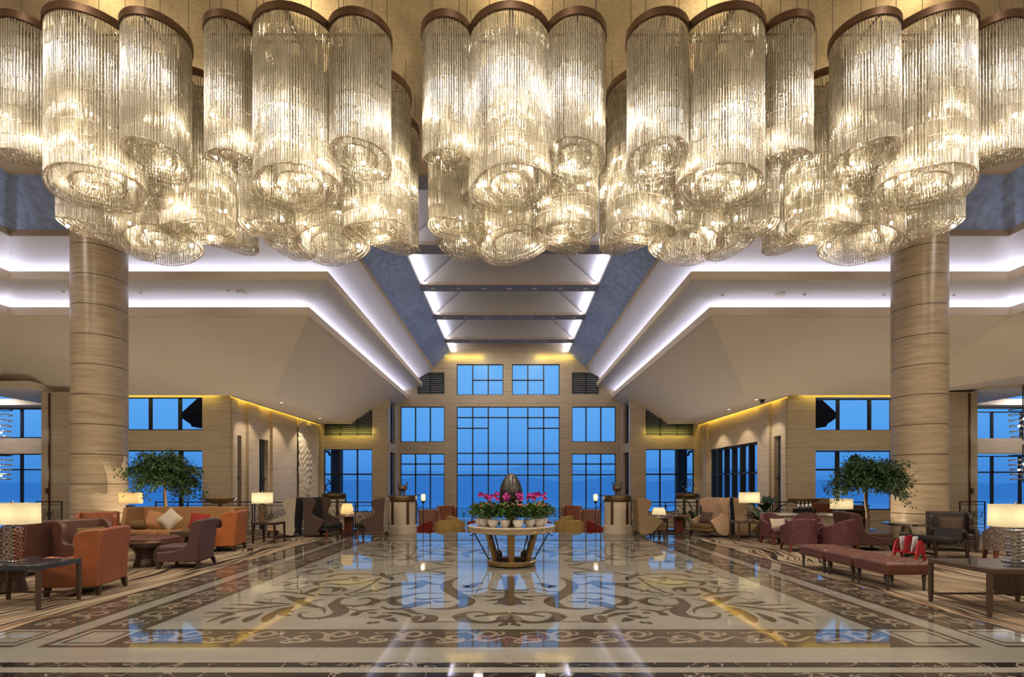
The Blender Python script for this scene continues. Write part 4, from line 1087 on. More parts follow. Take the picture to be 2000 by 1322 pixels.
# long high-backed sofa
t = thing('high_back_sofa', 'long tan velvet sofa with a high back and side wings, left of the hall', 'sofa', (-8.45, 13.35, FL))
mb = MB(); mb.prism([(.22, .12), (.36, .12), (.42, 1.0), (.30, 1.0)], 'x', -1.32, 1.32); mb.build('back', 'velvet_tan', t, bevel=0.02)
for sg in (-1, 1):
    mb = MB(); mb.prism([(-.40, .12), (.36, .12), (.42, 1.0), (-.28, 1.0), (-.34, .7), (-.40, .5)], 'x', sg * 1.32, sg * 1.41); mb.build('side_wing', 'velvet_tan', t, bevel=0.02)
mb = MB(); mb.box(-1.32, 1.32, -.40, .24, .10, .30); mb.build('seat_base', 'leather_brown', t, bevel=0.01)
for k in range(3):
    mb = MB(); mb.box(-1.31 + k * .873, -1.31 + (k + 1) * .873 - .01, -.42, .24, .30, .44); mb.build('seat_cushion', 'velvet_tan', t, bevel=0.04, seg=3)
for x in (-1.2, 1.2):
    for y in (-.33, .28): leg_frustum(t, x, y, .10)
mb = MB(); mb.tube([(-.16, 0, 0), (-.14, 0, 0), (.14, 0, 0), (.16, 0, 0)], [.07, .12, .12, .07], 20)
o = mb.build('bolster_cushion', 'fabric_olive', None, (-9.46, 13.10, 0.575), smooth=50); o.rotation_euler = (0, 0, R(10)); tag(o, 'round olive bolster at the left end of the long tan sofa', 'cushion')
cushion('copper silk cushion leaning in the left corner of the long sofa', (-9.14, 13.20, 0.69), 0.46, 0.44, 0.16, 'fabric_copper', -16, 14, 8)
cushion('pale cream cushion standing on its corner on the long tan sofa', (-8.66, 13.06, 0.72), 0.44, 0.44, 0.16, 'fabric_cream', -24, 40, -6)
cushion('red cushion on the long sofa behind the dark plum chair', (-7.98, 13.17, 0.66), 0.5, 0.40, 0.16, 'fabric_red', -16, 4, 0)
# tufted ottoman and bench pads
def tufted(mb, w, d, z0, z1, nx, ny, mi=0, n=28):
    vs = []
    for i in range(n + 1):
        for j in range(n + 1):
            a = -1 + 2 * i / n; b = -1 + 2 * j / n
            ed = (1 - abs(a) ** 10) * (1 - abs(b) ** 10)
            u = (a + 1) / 2 * nx; v = (b + 1) / 2 * ny
            dm = math.exp(-(((u - round(u - .5) - .5) ** 2 + (v - round(v - .5) - .5) ** 2) / 0.012))
            z = z1 - 0.035 * (1 - ed) - 0.034 * dm + 0.016 * abs(math.sin(u * PI)) * abs(math.sin(v * PI)) - 0.005
            vs.append((a * w / 2, b * d / 2, z))
    fs = [(i * (n + 1) + j, (i + 1) * (n + 1) + j, (i + 1) * (n + 1) + j + 1, i * (n + 1) + j + 1) for i in range(n) for j in range(n)]
    rim = [i * (n + 1) for i in range(n + 1)] + [n * (n + 1) + j for j in range(1, n + 1)] + [i * (n + 1) + n for i in range(n - 1, -1, -1)] + [j for j in range(n - 1, 0, -1)]
    o = len(vs); m = len(rim)
    for k in rim: vs.append((vs[k][0] * 1.02, vs[k][1] * 1.02, z1 - 0.075))
    for k in rim: vs.append((vs[k][0] * 0.985, vs[k][1] * 0.985, z0))
    for k in range(m):
        k2 = (k + 1) % m
        fs += [(rim[k], rim[k2], o + k2, o + k), (o + k, o + k2, o + m + k2, o + m + k)]
    fs.append(tuple(o + m + k for k in range(m)))
    mb.add(vs, fs, mi)
def bobbin_leg(par, x, y, h, m='wood_dark'):
    prof = []; n = 9
    for k in range(n):
        z = h * k / n; r = 0.017 + 0.014 * (k / n)
        prof += [(r * .80, z), (r * 1.12, z + h / n * .30), (r * 1.12, z + h / n * .65), (r * .80, z + h / n * .98)]
    prof.append((0.03, h))
    mb = MB(); mb.lathe(prof, 12, (x, y, 0)); return mb.build('leg', m, par, smooth=50)
def bench(label, x0, x1, y0, y1, top, m='leather_red', name='tufted_bench', group=None, loc_rz=0):
    w, d = x1 - x0, y1 - y0
    t = thing(name, label, 'bench', ((x0 + x1) / 2, (y0 + y1) / 2, FL), 0, group)
    mb = MB(); tufted(mb, w, d, top - 0.20, top, 5, 5, n=50); mb.build('tufted_pad', m, t, smooth=60)
    mb = MB(); mb.tube([(-w / 2 * 1.0, -d / 2 * 1.0, top - .13), (w / 2, -d / 2, top - .13), (w / 2, d / 2, top - .13), (-w / 2, d / 2, top - .13)], .009, 6, closed=True); mb.build('piping', m, t)
    for sx in (-1, 1):
        for sy in (-1, 1): bobbin_leg(t, sx * (w / 2 - .05), sy * (d / 2 - .05), top - .195)
    return t
bench('tufted red-brown leather bench nearest the camera, first of three in a row', 5.62, 6.26, 7.62, 8.36, .445, group='tufted leather benches along the right carpet')
bench('middle one of the three tufted red-brown leather benches', 5.62, 6.26, 8.41, 9.12, .445, group='tufted leather benches along the right carpet')
bench('tufted red-brown leather bench farthest from the camera, last of three in a row', 5.62, 6.26, 9.17, 9.92, .445, group='tufted leather benches along the right carpet')
t = bench('square tufted reddish leather ottoman between the left coffee tables', -8.1, -7.25, 10.55, 11.3, .50, name='ottoman'); t['category'] = 'ottoman'

# right seating group
wing_chair('dark brown leather armchair facing the glass table by the right column', (8.72, 12.62, FL), R(86), 'leather_umber', 'leather_umber', 0.85, 0.95, 0.92, style='slipper')
wing_chair('dark brown armchair with a dark cushion beside the right column', (10.75, 12.45, FL), R(-28), 'leather_dark', 'leather_dark', 0.84, 0.80, 0.92)
cushion('dark grey-brown square cushion in the dark armchair by the right column', (10.67, 12.36, 0.62), 0.46, 0.40, 0.15, 'fabric_brown', -14, 0, -28)
GB = 'burgundy dotted chairs round the small right table'
tub_chair('burgundy dotted tub chair at the left end, its back to the benches', (6.92, 12.25, FL), R(172), 'fabric_burgundy_dots', 'fabric_burgundy_dots', .78, .72, .80, group=GB)
tub_chair('burgundy dotted tub chair behind the nearest benches, right of another one', (7.72, 12.0, FL), R(200), 'fabric_burgundy_dots', 'fabric_burgundy_dots', .78, .72, .80, group=GB)
tub_chair('burgundy tub chair with a pale cushion facing the camera across the small table', (7.15, 13.75, FL), R(8), 'fabric_burgundy_dots', 'leather_brown', .74, .70, .82, group=GB)
tub_chair('burgundy dotted tub chair on the right of the small table', (8.12, 13.95, FL), R(-30), 'fabric_burgundy_dots', 'leather_brown', .74, .70, .82, group=GB)
cushion('pale cream cushion on the burgundy chair across the small table', (7.15, 13.62, .56), .42, .28, .12, 'fabric_cream', -20, 0, 5)
cushion('small pale cushion on the burgundy chair right of the small table', (8.06, 13.85, .54), .34, .26, .12, 'fabric_cream', -20, 0, -40)
t = thing('round_table', 'small round dark table among the burgundy dotted chairs', 'table', (7.55, 12.95, FL))
mb = MB(); mb.lathe([(0, .60), (.34, .60), (.36, .615), (.34, .63), (0, .63)], 40); mb.build('table_top', 'wood_red', t, smooth=40)
mb = MB(); mb.lathe([(.20, 0), (.20, .02), (.05, .06), (.04, .3), (.06, .55), (.10, .60)], 20); mb.build('pedestal', 'wood_dark', t, smooth=50)
tub_chair('leopard-spotted accent chair with its back to the camera at the far right', (9.98, 10.35, FL), R(158), 'fabric_leopard', 'fabric_leopard', .62, .62, .84, arm=.62, leg_h=.27)
# recliner with bentwood legs
t = thing('recliner', 'dark reclining chair on bent wooden legs beside the red magazine rack', 'lounge chair', (9.16, 11.02, FL), R(-78))
mb = MB(); mb.prism([(-.55, .42), (-.1, .34), (.30, .34), (.30, .46), (-.1, .46), (-.55, .54)], 'x', -.30, .30); mb.build('seat_cushion', 'fabric_black', t, bevel=.03)
mb = MB(); mb.prism([(.26, .38), (.38, .36), (.50, .62), (.40, .66)], 'x', -.30, .30); mb.build('back', 'fabric_black', t, bevel=.03)
for sg in (-1, 1):
    mb = MB(); mb.tube(catmull([(sg * .33, .34, .60), (sg * .33, .44, .45), (sg * .33, .42, .22), (sg * .33, .44, .03)], 5), .032, 8); mb.build('leg', 'wood_dark', t, smooth=60)
    mb = MB(); mb.tube(catmull([(sg * .33, -.45, .42), (sg * .33, -.40, .25), (sg * .33, -.38, .03)], 5), .030, 8); mb.build('leg', 'wood_dark', t, smooth=60)
    mb = MB(); mb.tube(catmull([(sg * .33, .46, .02), (sg * .33, .2, .07), (sg * .33, -.1, .07), (sg * .33, -.42, .02)], 5), .028, 8); mb.build('runner', 'wood_dark', t, smooth=60)
    mb = MB(); mb.tube([(sg * .35, .05, .57), (sg * .35, .22, .30)], .008, 6); mb.build('metal_strut', 'chrome', t)
# magazine rack with journals
t = thing('magazine_rack', 'glossy red magazine rack with arched feet', 'magazine rack', (8.27, 10.60, FL), R(34))
def arch(mb, y0, y1):
    prof = [(-.24, 0), (-.18, 0), (-.14, .11), (-.07, .17), (.0, .185), (.07, .17), (.14, .11), (.18, 0), (.24, 0), (.215, .16), (.19, .28), (.12, .39), (.05, .45), (-.05, .45), (-.12, .39), (-.19, .28), (-.215, .16)]
    mb.prism([(a * 1.18, b) for a, b in prof], 'y', y0, y1)
mb = MB(); arch(mb, -.205, -.18); mb.build('side_panel', 'red_lacquer', t, bevel=.006)
mb = MB(); arch(mb, .18, .205); mb.build('side_panel', 'red_lacquer', t, bevel=.006)
mb = MB(); mb.box(-.22, .22, -.18, .18, .20, .225); mb.build('bottom_panel', 'red_lacquer', t)
mb = MB(); mb.prism([(-.20, .22), (.20, .22), (.20, .50), (.12, .54), (-.12, .54), (-.20, .50)], 'y', -.012, .012); mb.build('divider', 'red_lacquer', t, bevel=.006)
for k, (dx, dy, hh, a) in enumerate(((-.03, -.09, .27, 8), (.02, -.06, .30, 5), (.0, .08, .29, -6))):
    mb = MB(); mb.box(-.12, .12, -.008, .008, 0, hh); o = mb.build('magazine', 'paper', None, (8.27 + dx + dy * -.55, 10.60 + dy, .235)); o.rotation_euler = (R(a), 0, R(34))
    tag(o, ['front magazine tilted in the red rack', 'taller magazine just behind the front one in the red rack', 'magazine in the rear pocket of the red rack'][k], 'magazine', 'magazines in the red rack')

# tall hourglass wing chairs by the railing
HG = 'tall hourglass wing chairs by the railing'
YH = 15.65
wing_chair('cream-sided tall wing chair with a black back, facing left, left of the hall', (-6.82, YH, 0), R(-85), 'fabric_greige', 'fabric_peach', .74, .72, 1.20, style='hour', lining='fabric_black', group=HG)
wing_chair('dark brown tall wing chair facing right beside the cream-sided one', (-5.72, YH + .05, 0), R(70), 'fabric_brown', 'fabric_black', .76, .78, 1.20, style='hour', lining='fabric_black', group=HG, legm='wood_red')
wing_chair('dark tall wing chair facing left beside the left stone pedestal', (-4.18, YH + .15, 0), R(-88), 'fabric_brown', 'fabric_black', .74, .74, 1.18, style='hour', lining='fabric_greige', group=HG, legm='wood_red')
wing_chair('tan tall wing chair facing right beside the right stone pedestal', (4.32, YH + .25, 0), R(88), 'fabric_tan', 'fabric_olive', .74, .74, 1.18, style='hour', group=HG)
wing_chair('peach tall wing chair facing left with a brown cushion, right of the hall', (6.08, YH - .1, 0), R(-62), 'fabric_peach', 'fabric_olive', .76, .78, 1.20, style='hour', lining='fabric_peach', group=HG)
wing_chair('tan and navy tall wing chair facing right, back against the peach one', (7.16, YH - .15, 0), R(74), 'fabric_tan', 'fabric_olive', .74, .72, 1.20, style='hour', lining='fabric_navy', group=HG)
cushion('brown cushion in the peach tall wing chair', (5.95, YH - .16, .60), .42, .36, .14, 'fabric_brown', -20, 0, -58)

# ------------------------------------------------------------------ tables and lamps
def frame_table(label, x0, x1, y0, y1, h, m='wood_brown', top='wood_brown', lw=.045, name='side_table', rail=True, z=FL, inset=None):
    t = thing(name, label, 'table', ((x0 + x1) / 2, (y0 + y1) / 2, z)); w, d = (x1 - x0) / 2, (y1 - y0) / 2
    mb = MB(); mb.box(-w, w, -d, d, h - .06, h); mb.build('table_top', top, t, bevel=.004)
    if inset:
        mb = MB(); mb.box(-w + .05, w - .05, -d + .05, d - .05, h, h + .004); mb.build('glass_inset', inset, t)
    for sx in (-1, 1):
        for sy in (-1, 1):
            mb = MB(); mb.frustum((sx * (w - lw / 2), sy * (d - lw / 2), 0), lw * .36, lw * .36, (sx * (w - lw / 2), sy * (d - lw / 2), .12), lw / 2, lw / 2); mb.box(sx * (w - lw / 2) - lw / 2, sx * (w - lw / 2) + lw / 2, sy * (d - lw / 2) - lw / 2, sy * (d - lw / 2) + lw / 2, .12, h - .06); mb.build('leg', m, t)
    if rail:
        for sx in (-1, 1):
            mb = MB(); mb.box(sx * (w - lw) - .01, sx * (w - lw) + .01, -d + lw, d - lw, .10, .125); mb.build('stretcher', m, t)
        mb = MB(); mb.box(-w + lw, w - lw, d - lw - .01, d - lw + .01, .10, .125); mb.build('stretcher', m, t)
    return t
def lamp(label, x, y, z, sw, z0, z1, base='lattice', bw=.17, shade='shade_linen', power=9, depth=None, group='table lamps with linen shades'):
    """sw half width of the shade, z0/z1 its lower and upper edge above the table"""
    t = thing('table_lamp', label, 'table lamp', (x, y, z), 0, group)
    mb = MB(); mb.box(-bw * .7, bw * .7, -bw * .5, bw * .5, 0, .02); mb.build('lamp_foot', 'chrome', t, bevel=.004)
    hb = z0 - .06
    if base == 'lattice':
        mb = MB(); n = max(7, int(hb / .047)); st = hb / n; q = bw / 2; s = .011
        for k in range(n):
            zc = .02 + st * k
            mb.box(-q, q, -q * .8, -q * .8 + s * 2, zc + st * .72, zc + st); mb.box(-q, q, q * .8 - s * 2, q * .8, zc + st * .72, zc + st)
            mb.box(-q, -q + s * 2, -q * .8, q * .8, zc + st * .72, zc + st); mb.box(q - s * 2, q, -q * .8, q * .8, zc + st * .72, zc + st)
            for u in ((-.9, -.1, .7) if k % 2 else (-.5, .3, 1.0 - .12)):
                mb.box(q * u - s, q * u + s, -q * .8, -q * .8 + s * 2, zc, zc + st * .75); mb.box(q * u - s, q * u + s, q * .8 - s * 2, q * .8, zc, zc + st * .75)
            for yy in (-.5, .5): mb.box(-q, -q + s * 2, q * yy - s, q * yy + s, zc, zc + st * .75); mb.box(q - s * 2, q, q * yy - s, q * yy + s, zc, zc + st * .75)
        mb.build('lattice_base', 'chrome', t)
    else:   # stacked crystal and chrome blocks
        n = 9; st = hb / n
        for k in range(n):
            off = (-.025, .025)[k % 2]
            mb = MB(); mb.box(-bw * .5 + off, bw * .5 + off, -bw * .35, bw * .35, .02 + st * k + st * .55, .02 + st * (k + 1)); mb.box(-bw * .28, -bw * .12, -bw * .2, bw * .2, .02 + st * k, .02 + st * k + st * .56); mb.box(bw * .10, bw * .26, -bw * .2, bw * .2, .02 + st * k, .02 + st * k + st * .56)
            mb.build('crystal_block', 'chrome', t, bevel=.004)
    mb = MB(); mb.tube([(0, 0, hb), (0, 0, z1 + .01)], .008, 8); mb.build('stem', 'chrome', t)
    mb = MB(); dr = (depth or sw * .62) / sw; prof = [(sw, z0), (sw, z1)]
    n = 48; vs = []
    for r_, zz in ((sw, z0), (sw * .985, z1), (sw * .975, z1), (sw * .99, z0)):
        for k in range(n):
            a = 2 * PI * k / n; ca, sa = math.cos(a), math.sin(a)
            vs.append((math.copysign(abs(ca) ** .45, ca) * r_, math.copysign(abs(sa) ** .45, sa) * r_ * dr, zz))
    fs = [(k, (k + 1) % n, n + (k + 1) % n, n + k) for k in range(n)] + [(2 * n + (k + 1) % n, 2 * n + k, n + k, n + (k + 1) % n) for k in range(n)]
    mb.add(vs[:2 * n], fs[:n]); mb.build('lamp_shade', shade, t, smooth=60)
    mb = MB(); mb.box(-sw * .97, sw * .97, -.004, .004, z1 - .012, z1 - .004); mb.lathe([(0, z1), (.018, z1), (.012, z1 + .03), (0, z1 + .035)], 10); mb.build('finial', 'chrome', t)
    for k in (-1, 1):
        l = point('lamp_bulb', (x + k * sw * .4, y, z + (z0 + z1) / 2), power / 2, (1.0, .83, .55), .04)
    return t
# near left lamp and table
frame_table('dark bronze side table under the nearest left lamp, cut by the left edge', -6.95, -5.93, 6.45, 7.10, .57, top='table_glass', m='wood_brown')
lamp('large table lamp with a linen shade at the left edge, nearest the camera', -6.60, 6.80, .577, .285, .50, .775, bw=.17)
frame_table('dark bronze side table under the nearest right lamp, cut by the right edge', 5.72, 6.95, 6.10, 7.0, .585, top='wood_brown', inset='table_glass')
lamp('large table lamp with a stacked crystal base at the right edge', 6.53, 6.60, .598, .275, .46, .745, base='crystal', bw=.17)
# far left lamps
frame_table('small dark side table behind the left end of the long sofa', -10.44, -9.92, 13.50, 14.0, .56, top='table_glass')
lamp('amber-lit table lamp left of the long tan sofa, before the ficus tree', -10.17, 13.75, .567, .265, .52, .82, shade='shade_amber', power=8)
frame_table('dark side table with thin legs right of the long tan sofa', -6.92, -6.30, 13.75, 14.40, .56, top='wood_dark', m='wood_dark', inset='table_glass')
lamp('table lamp with a lattice base right of the long tan sofa', -6.83, 14.15, .578, .26, .50, .80, power=9)
frame_table('dark side table with thin legs left of the burgundy chairs', 6.45, 7.30, 13.90, 14.65, .55, top='wood_brown', m='wood_brown', inset='table_glass') if False else None
frame_table('dark side table with thin legs behind the burgundy chairs', 6.42, 7.02, 14.35, 14.95, .555, top='wood_brown', m='wood_brown', inset='table_glass')
lamp('table lamp with a lattice base beside the tan and navy wing chair', 6.85, 14.62, .575, .265, .50, .80, power=9)
frame_table('low dark side table beneath the ficus on the right', 8.6, 9.35, 13.55, 14.05, .45, top='table_glass', m='wood_dark')
lamp('table lamp in front of the ficus tree on the right', 8.98, 13.85, .457, .26, .48, .76, power=7)
# coffee tables
t = thing('coffee_table', 'round dark drum table with a tapered base left of the plum chair', 'table', (-7.08, 9.95, FL))
mb = MB(); mb.lathe([(0, .39), (.27, .39), (.27, .46), (0, .46)], 40); mb.build('table_top', 'wood_dark', t, smooth=40)
mb = MB(); mb.lathe([(0, .46), (.26, .46), (.26, .466), (0, .466)], 40); mb.build('glass_inset', 'table_glass', t, smooth=40)
mb = MB(); mb.lathe([(.20, 0), (.19, .06), (.155, .16), (.16, .26), (.235, .39)], 14); mb.build('pedestal', 'wood_dark', t)
t = thing('coffee_table', 'low square dark wooden table in front of the long tan sofa', 'table', (-7.30, 11.9, FL))
mb = MB(); mb.box(-.40, .40, -.30, .30, .40, .52); mb.build('table_top', 'wood_brown', t, bevel=.01)
mb = MB(); mb.frustum((0, 0, 0), .24, .20, (0, 0, .40), .15, .12); mb.build('pedestal', 'wood_dark', t)
t = thing('coffee_table', 'dark tapered drum table half hidden behind the nearest left side table', 'table', (-7.45, 7.65, FL))
mb = MB(); mb.lathe([(0, .40), (.34, .40), (.34, .47), (0, .47)], 40); mb.build('table_top', 'wood_dark', t, smooth=40)
mb = MB(); mb.lathe([(.20, 0), (.16, .16), (.20, .28), (.30, .40)], 14); mb.build('pedestal', 'wood_dark', t)
t = thing('tapered_stool', 'black tapered stool behind the nearest right side table', 'stool', (7.28, 7.45, FL))
mb = MB(); mb.frustum((0, 0, 0), .12, .12, (0, 0, .42), .17, .17); mb.build('body', 'wood_dark', t, bevel=.01)
mb = MB(); mb.box(-.2, .2, -.2, .2, .42, .46); mb.build('stool_top', 'table_glass', t, bevel=.006)
# glass pedestal table, right
t = thing('glass_table', 'round glass table on a sculpted silver pedestal by the right column', 'table', (9.72, 12.55, FL))
mb = MB(); mb.lathe([(0, .63), (.48, .63), (.48, .65), (0, .65)], 48); mb.build('glass_top', 'table_glass', t, smooth=40)
mb = MB(); mb.lathe([(.46, .60), (.485, .60), (.485, .632), (.46, .632)], 48, cap=False); mb.build('rim', 'chrome', t, smooth=40)
mb = MB(); mb.lathe([(.20, 0), (.18, .03), (.08, .07), (.10, .16), (.135, .30), (.125, .42), (.085, .54), (.11, .60)], 24); mb.build('pedestal', 'silver_cast', t, smooth=50)
# round pedestal tables by the railing
for (x, y, lab) in ((-5.12, 16.35, 'round red-brown pedestal table between the dark wing chairs on the left'), (5.45, 16.5, 'round red-brown pedestal table between the tan and peach wing chairs')):
    t = thing('pedestal_table', lab, 'table', (x, y, 0))
    mb = MB(); mb.lathe([(0, .57), (.40, .57), (.42, .585), (.40, .60), (0, .60)], 40); mb.build('table_top', 'wood_red', t, smooth=40)
    mb = MB(); mb.box(-.12, .12, -.12, .12, .05, .57); mb.build('pedestal', 'wood_red', t, bevel=.01)
    mb = MB(); mb.lathe([(.28, 0), (.28, .02), (.14, .06), (.12, .06)], 28); mb.build('foot', 'wood_dark', t, smooth=40)
def bell_lamp(label, x, y, z, r0, r1, hs, hb, shade, power):
    t = thing('table_lamp', label, 'table lamp', (x, y, z))
    mb = MB(); mb.lathe([(.09, 0), (.09, .015), (.03, .04), (.02, hb + .04)], 16); mb.build('lamp_base', 'chrome', t, smooth=50)
    mb = MB(); mb.lathe([(r0, hb), (r0 * .96, hb + hs * .5), (r1, hb + hs)], 32, cap=False); mb.build('lamp_shade', shade, t, smooth=60)
    point('lamp_bulb', (x, y, z + hb + hs * .5), power, (1.0, .85, .6), .04)
bell_lamp('small lamp with a bell-shaped shade on the left round table', -5.20, 16.40, .60, .20, .14, .34, .05, 'shade_amber', 6)
frame_table('low dark table carrying a small lamp behind the right tan chair', 4.62, 5.10, 16.45, 16.85, .52, top='wood_dark', m='wood_dark', z=0)
bell_lamp('small lamp with a wide striped shade behind the right tan chair', 4.86, 16.65, .52, .22, .17, .22, .10, 'shade_linen', 6)

# long counter behind the burgundy chairs
t = thing('counter', 'marble-topped counter with a ribbed pale front behind the burgundy chairs', 'counter', (8.62, 15.2, FL))
mb = MB(); mb.box(-1.02, .95, -.35, .35, .68, .75); mb.build('counter_top', 'stone_white', t, bevel=.01)
mb = MB()
for k in range(34):
    x = -.85 + k * .05; mb.box(x, x + .04, -.28, .25, .06, .68)
mb.box(-.86, .86, -.26, .25, .04, .66); mb.build('ribbed_front', 'stone_cream', t)
mb = MB(); mb.box(-.88, .88, -.24, .24, 0, .06); mb.build('plinth', 'wood_dark', t)
t = thing('decanter_box', 'black box with glass decanters on the marble counter', 'box', (8.70, 15.1, FL + .75))
mb = MB(); mb.box(-.28, .28, -.12, .12, 0, .13); mb.build('box_body', 'black_gloss', t, bevel=.004)
for k, x in enumerate((-.17, -.05, .07, .18)):
    mb = MB(); mb.lathe([(.035, .13), (.045, .17), (.045, .23), (.015, .27), (.015, .31), (.024, .33), (.0, .35)], 14, (x, 0, 0)); mb.build('decanter', 'chrome', t, smooth=50)
# wide bronze bowls behind the sofa and behind the counter
for x, y, z, lab in ((-9.35, 16.55, 0, 'wide shallow bronze bowl on a stand behind the long tan sofa'), (9.38, 16.40, 0, 'wide shallow bronze bowl on a stand behind the marble counter')):
    t = thing('bowl_stand', lab, 'bowl', (x, y, z))
    mb = MB(); mb.lathe([(.06, .96), (.22, .98), (.42, 1.06), (.53, 1.16), (.51, 1.165), (.40, 1.08), (.2, 1.0), (0, .99)], 40, cap=False); mb.build('bowl', 'amber_glass', t, smooth=60)
    mb = MB(); mb.lathe([(.06, .0), (.05, .5), (.05, .96)], 12); mb.build('stem', 'bronze', t, smooth=50)
    mb = MB(); mb.lathe([(.22, 0), (.22, .03), (.06, .06)], 24); mb.build('foot', 'bronze', t, smooth=40)
wing_chair('tan wing chair behind the marble counter, mostly hidden', (10.46, 16.72, 0), R(30), 'fabric_tan', 'fabric_tan', .74, .72, 1.14, style='hour')
# ------------------------------------------------------------------ centre table with plants and egg
CT = (0.04, 10.2)
t = thing('centre_table', 'large round gilded table in the middle of the marble floor', 'table', (CT[0], CT[1], 0))
mb = MB(); mb.lathe([(0, .775), (.865, .775), (.875, .785), (.865, .795), (0, .795)], 72); mb.build('table_top', 'stone_cream', t, smooth=40)
mb = MB(); mb.lathe([(.78, .66), (.82, .665), (.845, .70), (.85, .74), (.872, .755), (.875, .775), (.80, .775)], 72, cap=False)
for k in range(22):
    a = 2 * PI * k / 22; mb.tube(catmull([(.852 * math.cos(a + q) * s, .852 * math.sin(a + q) * s, z) for q, s, z in ((-.12, 1, .735), (-.06, 1.015, .70), (0, 1.02, .69), (.06, 1.015, .70), (.12, 1, .735))], 3), .008, 5)
mb.build('gilded_rim', 'gilt_pale', t, smooth=50)
for k in range(6):
    a = -PI / 2 + k * PI / 3; ca, sa = math.cos(a), math.sin(a)
    def rp(r, z, w): return [(r * ca - w * sa, r * sa + w * ca, z), (r * ca + w * sa, r * sa - w * ca, z)]
    mb = MB(); pr = [(.62, .68, .07), (.55, .62, .065), (.50, .45, .06), (.44, .25, .055), (.40, .10, .05)]
    for (r0, z0, w0), (r1, z1, w1) in zip(pr[:-1], pr[1:]):
        a0, a1 = rp(r0, z0, w0); b0, b1 = rp(r1, z1, w1); c0, c1 = rp(r0 - .05, z0, w0); d0, d1 = rp(r1 - .05, z1, w1)
        mb.add([a0, a1, b1, b0, c0, c1, d1, d0], [(0, 1, 2, 3), (5, 4, 7, 6), (0, 3, 7, 4), (1, 5, 6, 2), (0, 4, 5, 1), (3, 2, 6, 7)])
    lg = mb.build('leg', 'gilt', t)
    mb = MB(); pts = []
    for q in range(22):
        an = q / 21 * 3.6 * PI / 2; rr = .085 * (1 - q / 30)
        pts.append(((.30 + rr * math.cos(an)) * ca, (.30 + rr * math.cos(an)) * sa, .17 + rr * math.sin(an)))
    mb.tube(pts, [.05 * (1 - q / 34) for q in range(22)], 6); mb.build('volute', 'bronze_cast', lg, smooth=50)
    a2 = a + PI / 6; c2, s2 = math.cos(a2), math.sin(a2)
    mb = MB(); mb.tube([(.76 * c2, .76 * s2, .67), (.60 * c2, .60 * s2, .38), (.46 * c2, .46 * s2, .12)], .013, 6)
    mb.tube(catmull([((.80 + .045 * math.cos(v)) * c2, (.80 + .045 * math.cos(v)) * s2, .63 + .045 * math.sin(v)) for v in [i * .7 for i in range(9)]], 2), .009, 5)
    mb.build('brace', 'iron', t, smooth=50)
mb = MB(); mb.lathe([(.36, .015), (.46, .015), (.485, .03), (.485, .085), (.46, .10), (.36, .10), (.36, .015)], 64, cap=False); br = mb.build('base_ring', 'gilt', t, smooth=40)
mb = MB()
for k in range(60):
    a = 2 * PI * k / 60; mb.tube([(.482 * math.cos(a), .482 * math.sin(a), .088), (.482 * math.cos(a + .07), .482 * math.sin(a + .07), .112)], .011, 5)
mb.build('rope_moulding', 'gilt_pale', br, smooth=50)
mb = MB(); mb.lathe([(0, 0), (.38, 0), (.38, .015), (0, .015)], 40); mb.build('base_plate', 'iron', t)
# egg on a stand
t = thing('egg_sculpture', 'tall dark mosaic egg sculpture rising from the plants on the centre table', 'sculpture', (0.03, 10.2, .795))
mb = MB(); prof = []
for i in range(33):
    v = PI * i / 32; z = -math.cos(v); r = math.sin(v) * (1 - .16 * z) * .235
    prof.append((max(r, 0), .62 + z * .41))
mb.lathe(prof, 40, cap=False); mb.build('egg', 'egg_mosaic', t, smooth=80)
mb = MB(); mb.lathe([(.20, 0), (.20, .03), (.10, .08), (.09, .2), (.15, .27), (.10, .27)], 28); mb.build('stand', 'bronze', t, smooth=50)
def leaf(mb, p, d, up, L, W, mi=0, droop=.25):
    d = Vector(d).normalized(); s = d.cross(Vector(up))
    if s.length < 1e-4: s = Vector((1, 0, 0))
    s.normalize(); n = s.cross(d)
    p = Vector(p); m = p + d * L * .5; tip = p + d * L - n * L * droop
    mb.add([p, m + s * W / 2 + n * W * .12, tip, m - s * W / 2 + n * W * .12, m - n * L * droop * .2], [(0, 4, 1), (1, 4, 2), (2, 4, 3), (3, 4, 0)], mi)
def flower(mb, c, r, ax, mi=0):
    ax = Vector(ax).normalized(); u = ax.orthogonal().normalized(); w = ax.cross(u)
    for k in range(5):
        a = 2 * PI * k / 5; d = u * math.cos(a) + w * math.sin(a)
        leaf(mb, Vector(c), d + ax * .3, ax, r, r * .85, mi, -.1)
rp_ = random.Random(5)
POT = 'white pots of flowering plants round the egg'
pots = []
NF = 8
order = ['leftmost', 'second from the left', 'third from the left', 'fourth from the left', 'fourth from the right', 'third from the right', 'second from the right', 'rightmost']
angs = [-170 + 160 * k / 7 for k in range(8)] + [35, 90, 145]
where = ['%s of the eight in front on the table' % o for o in order] + ['at the back right behind the egg', 'straight behind the egg', 'at the back left behind the egg']
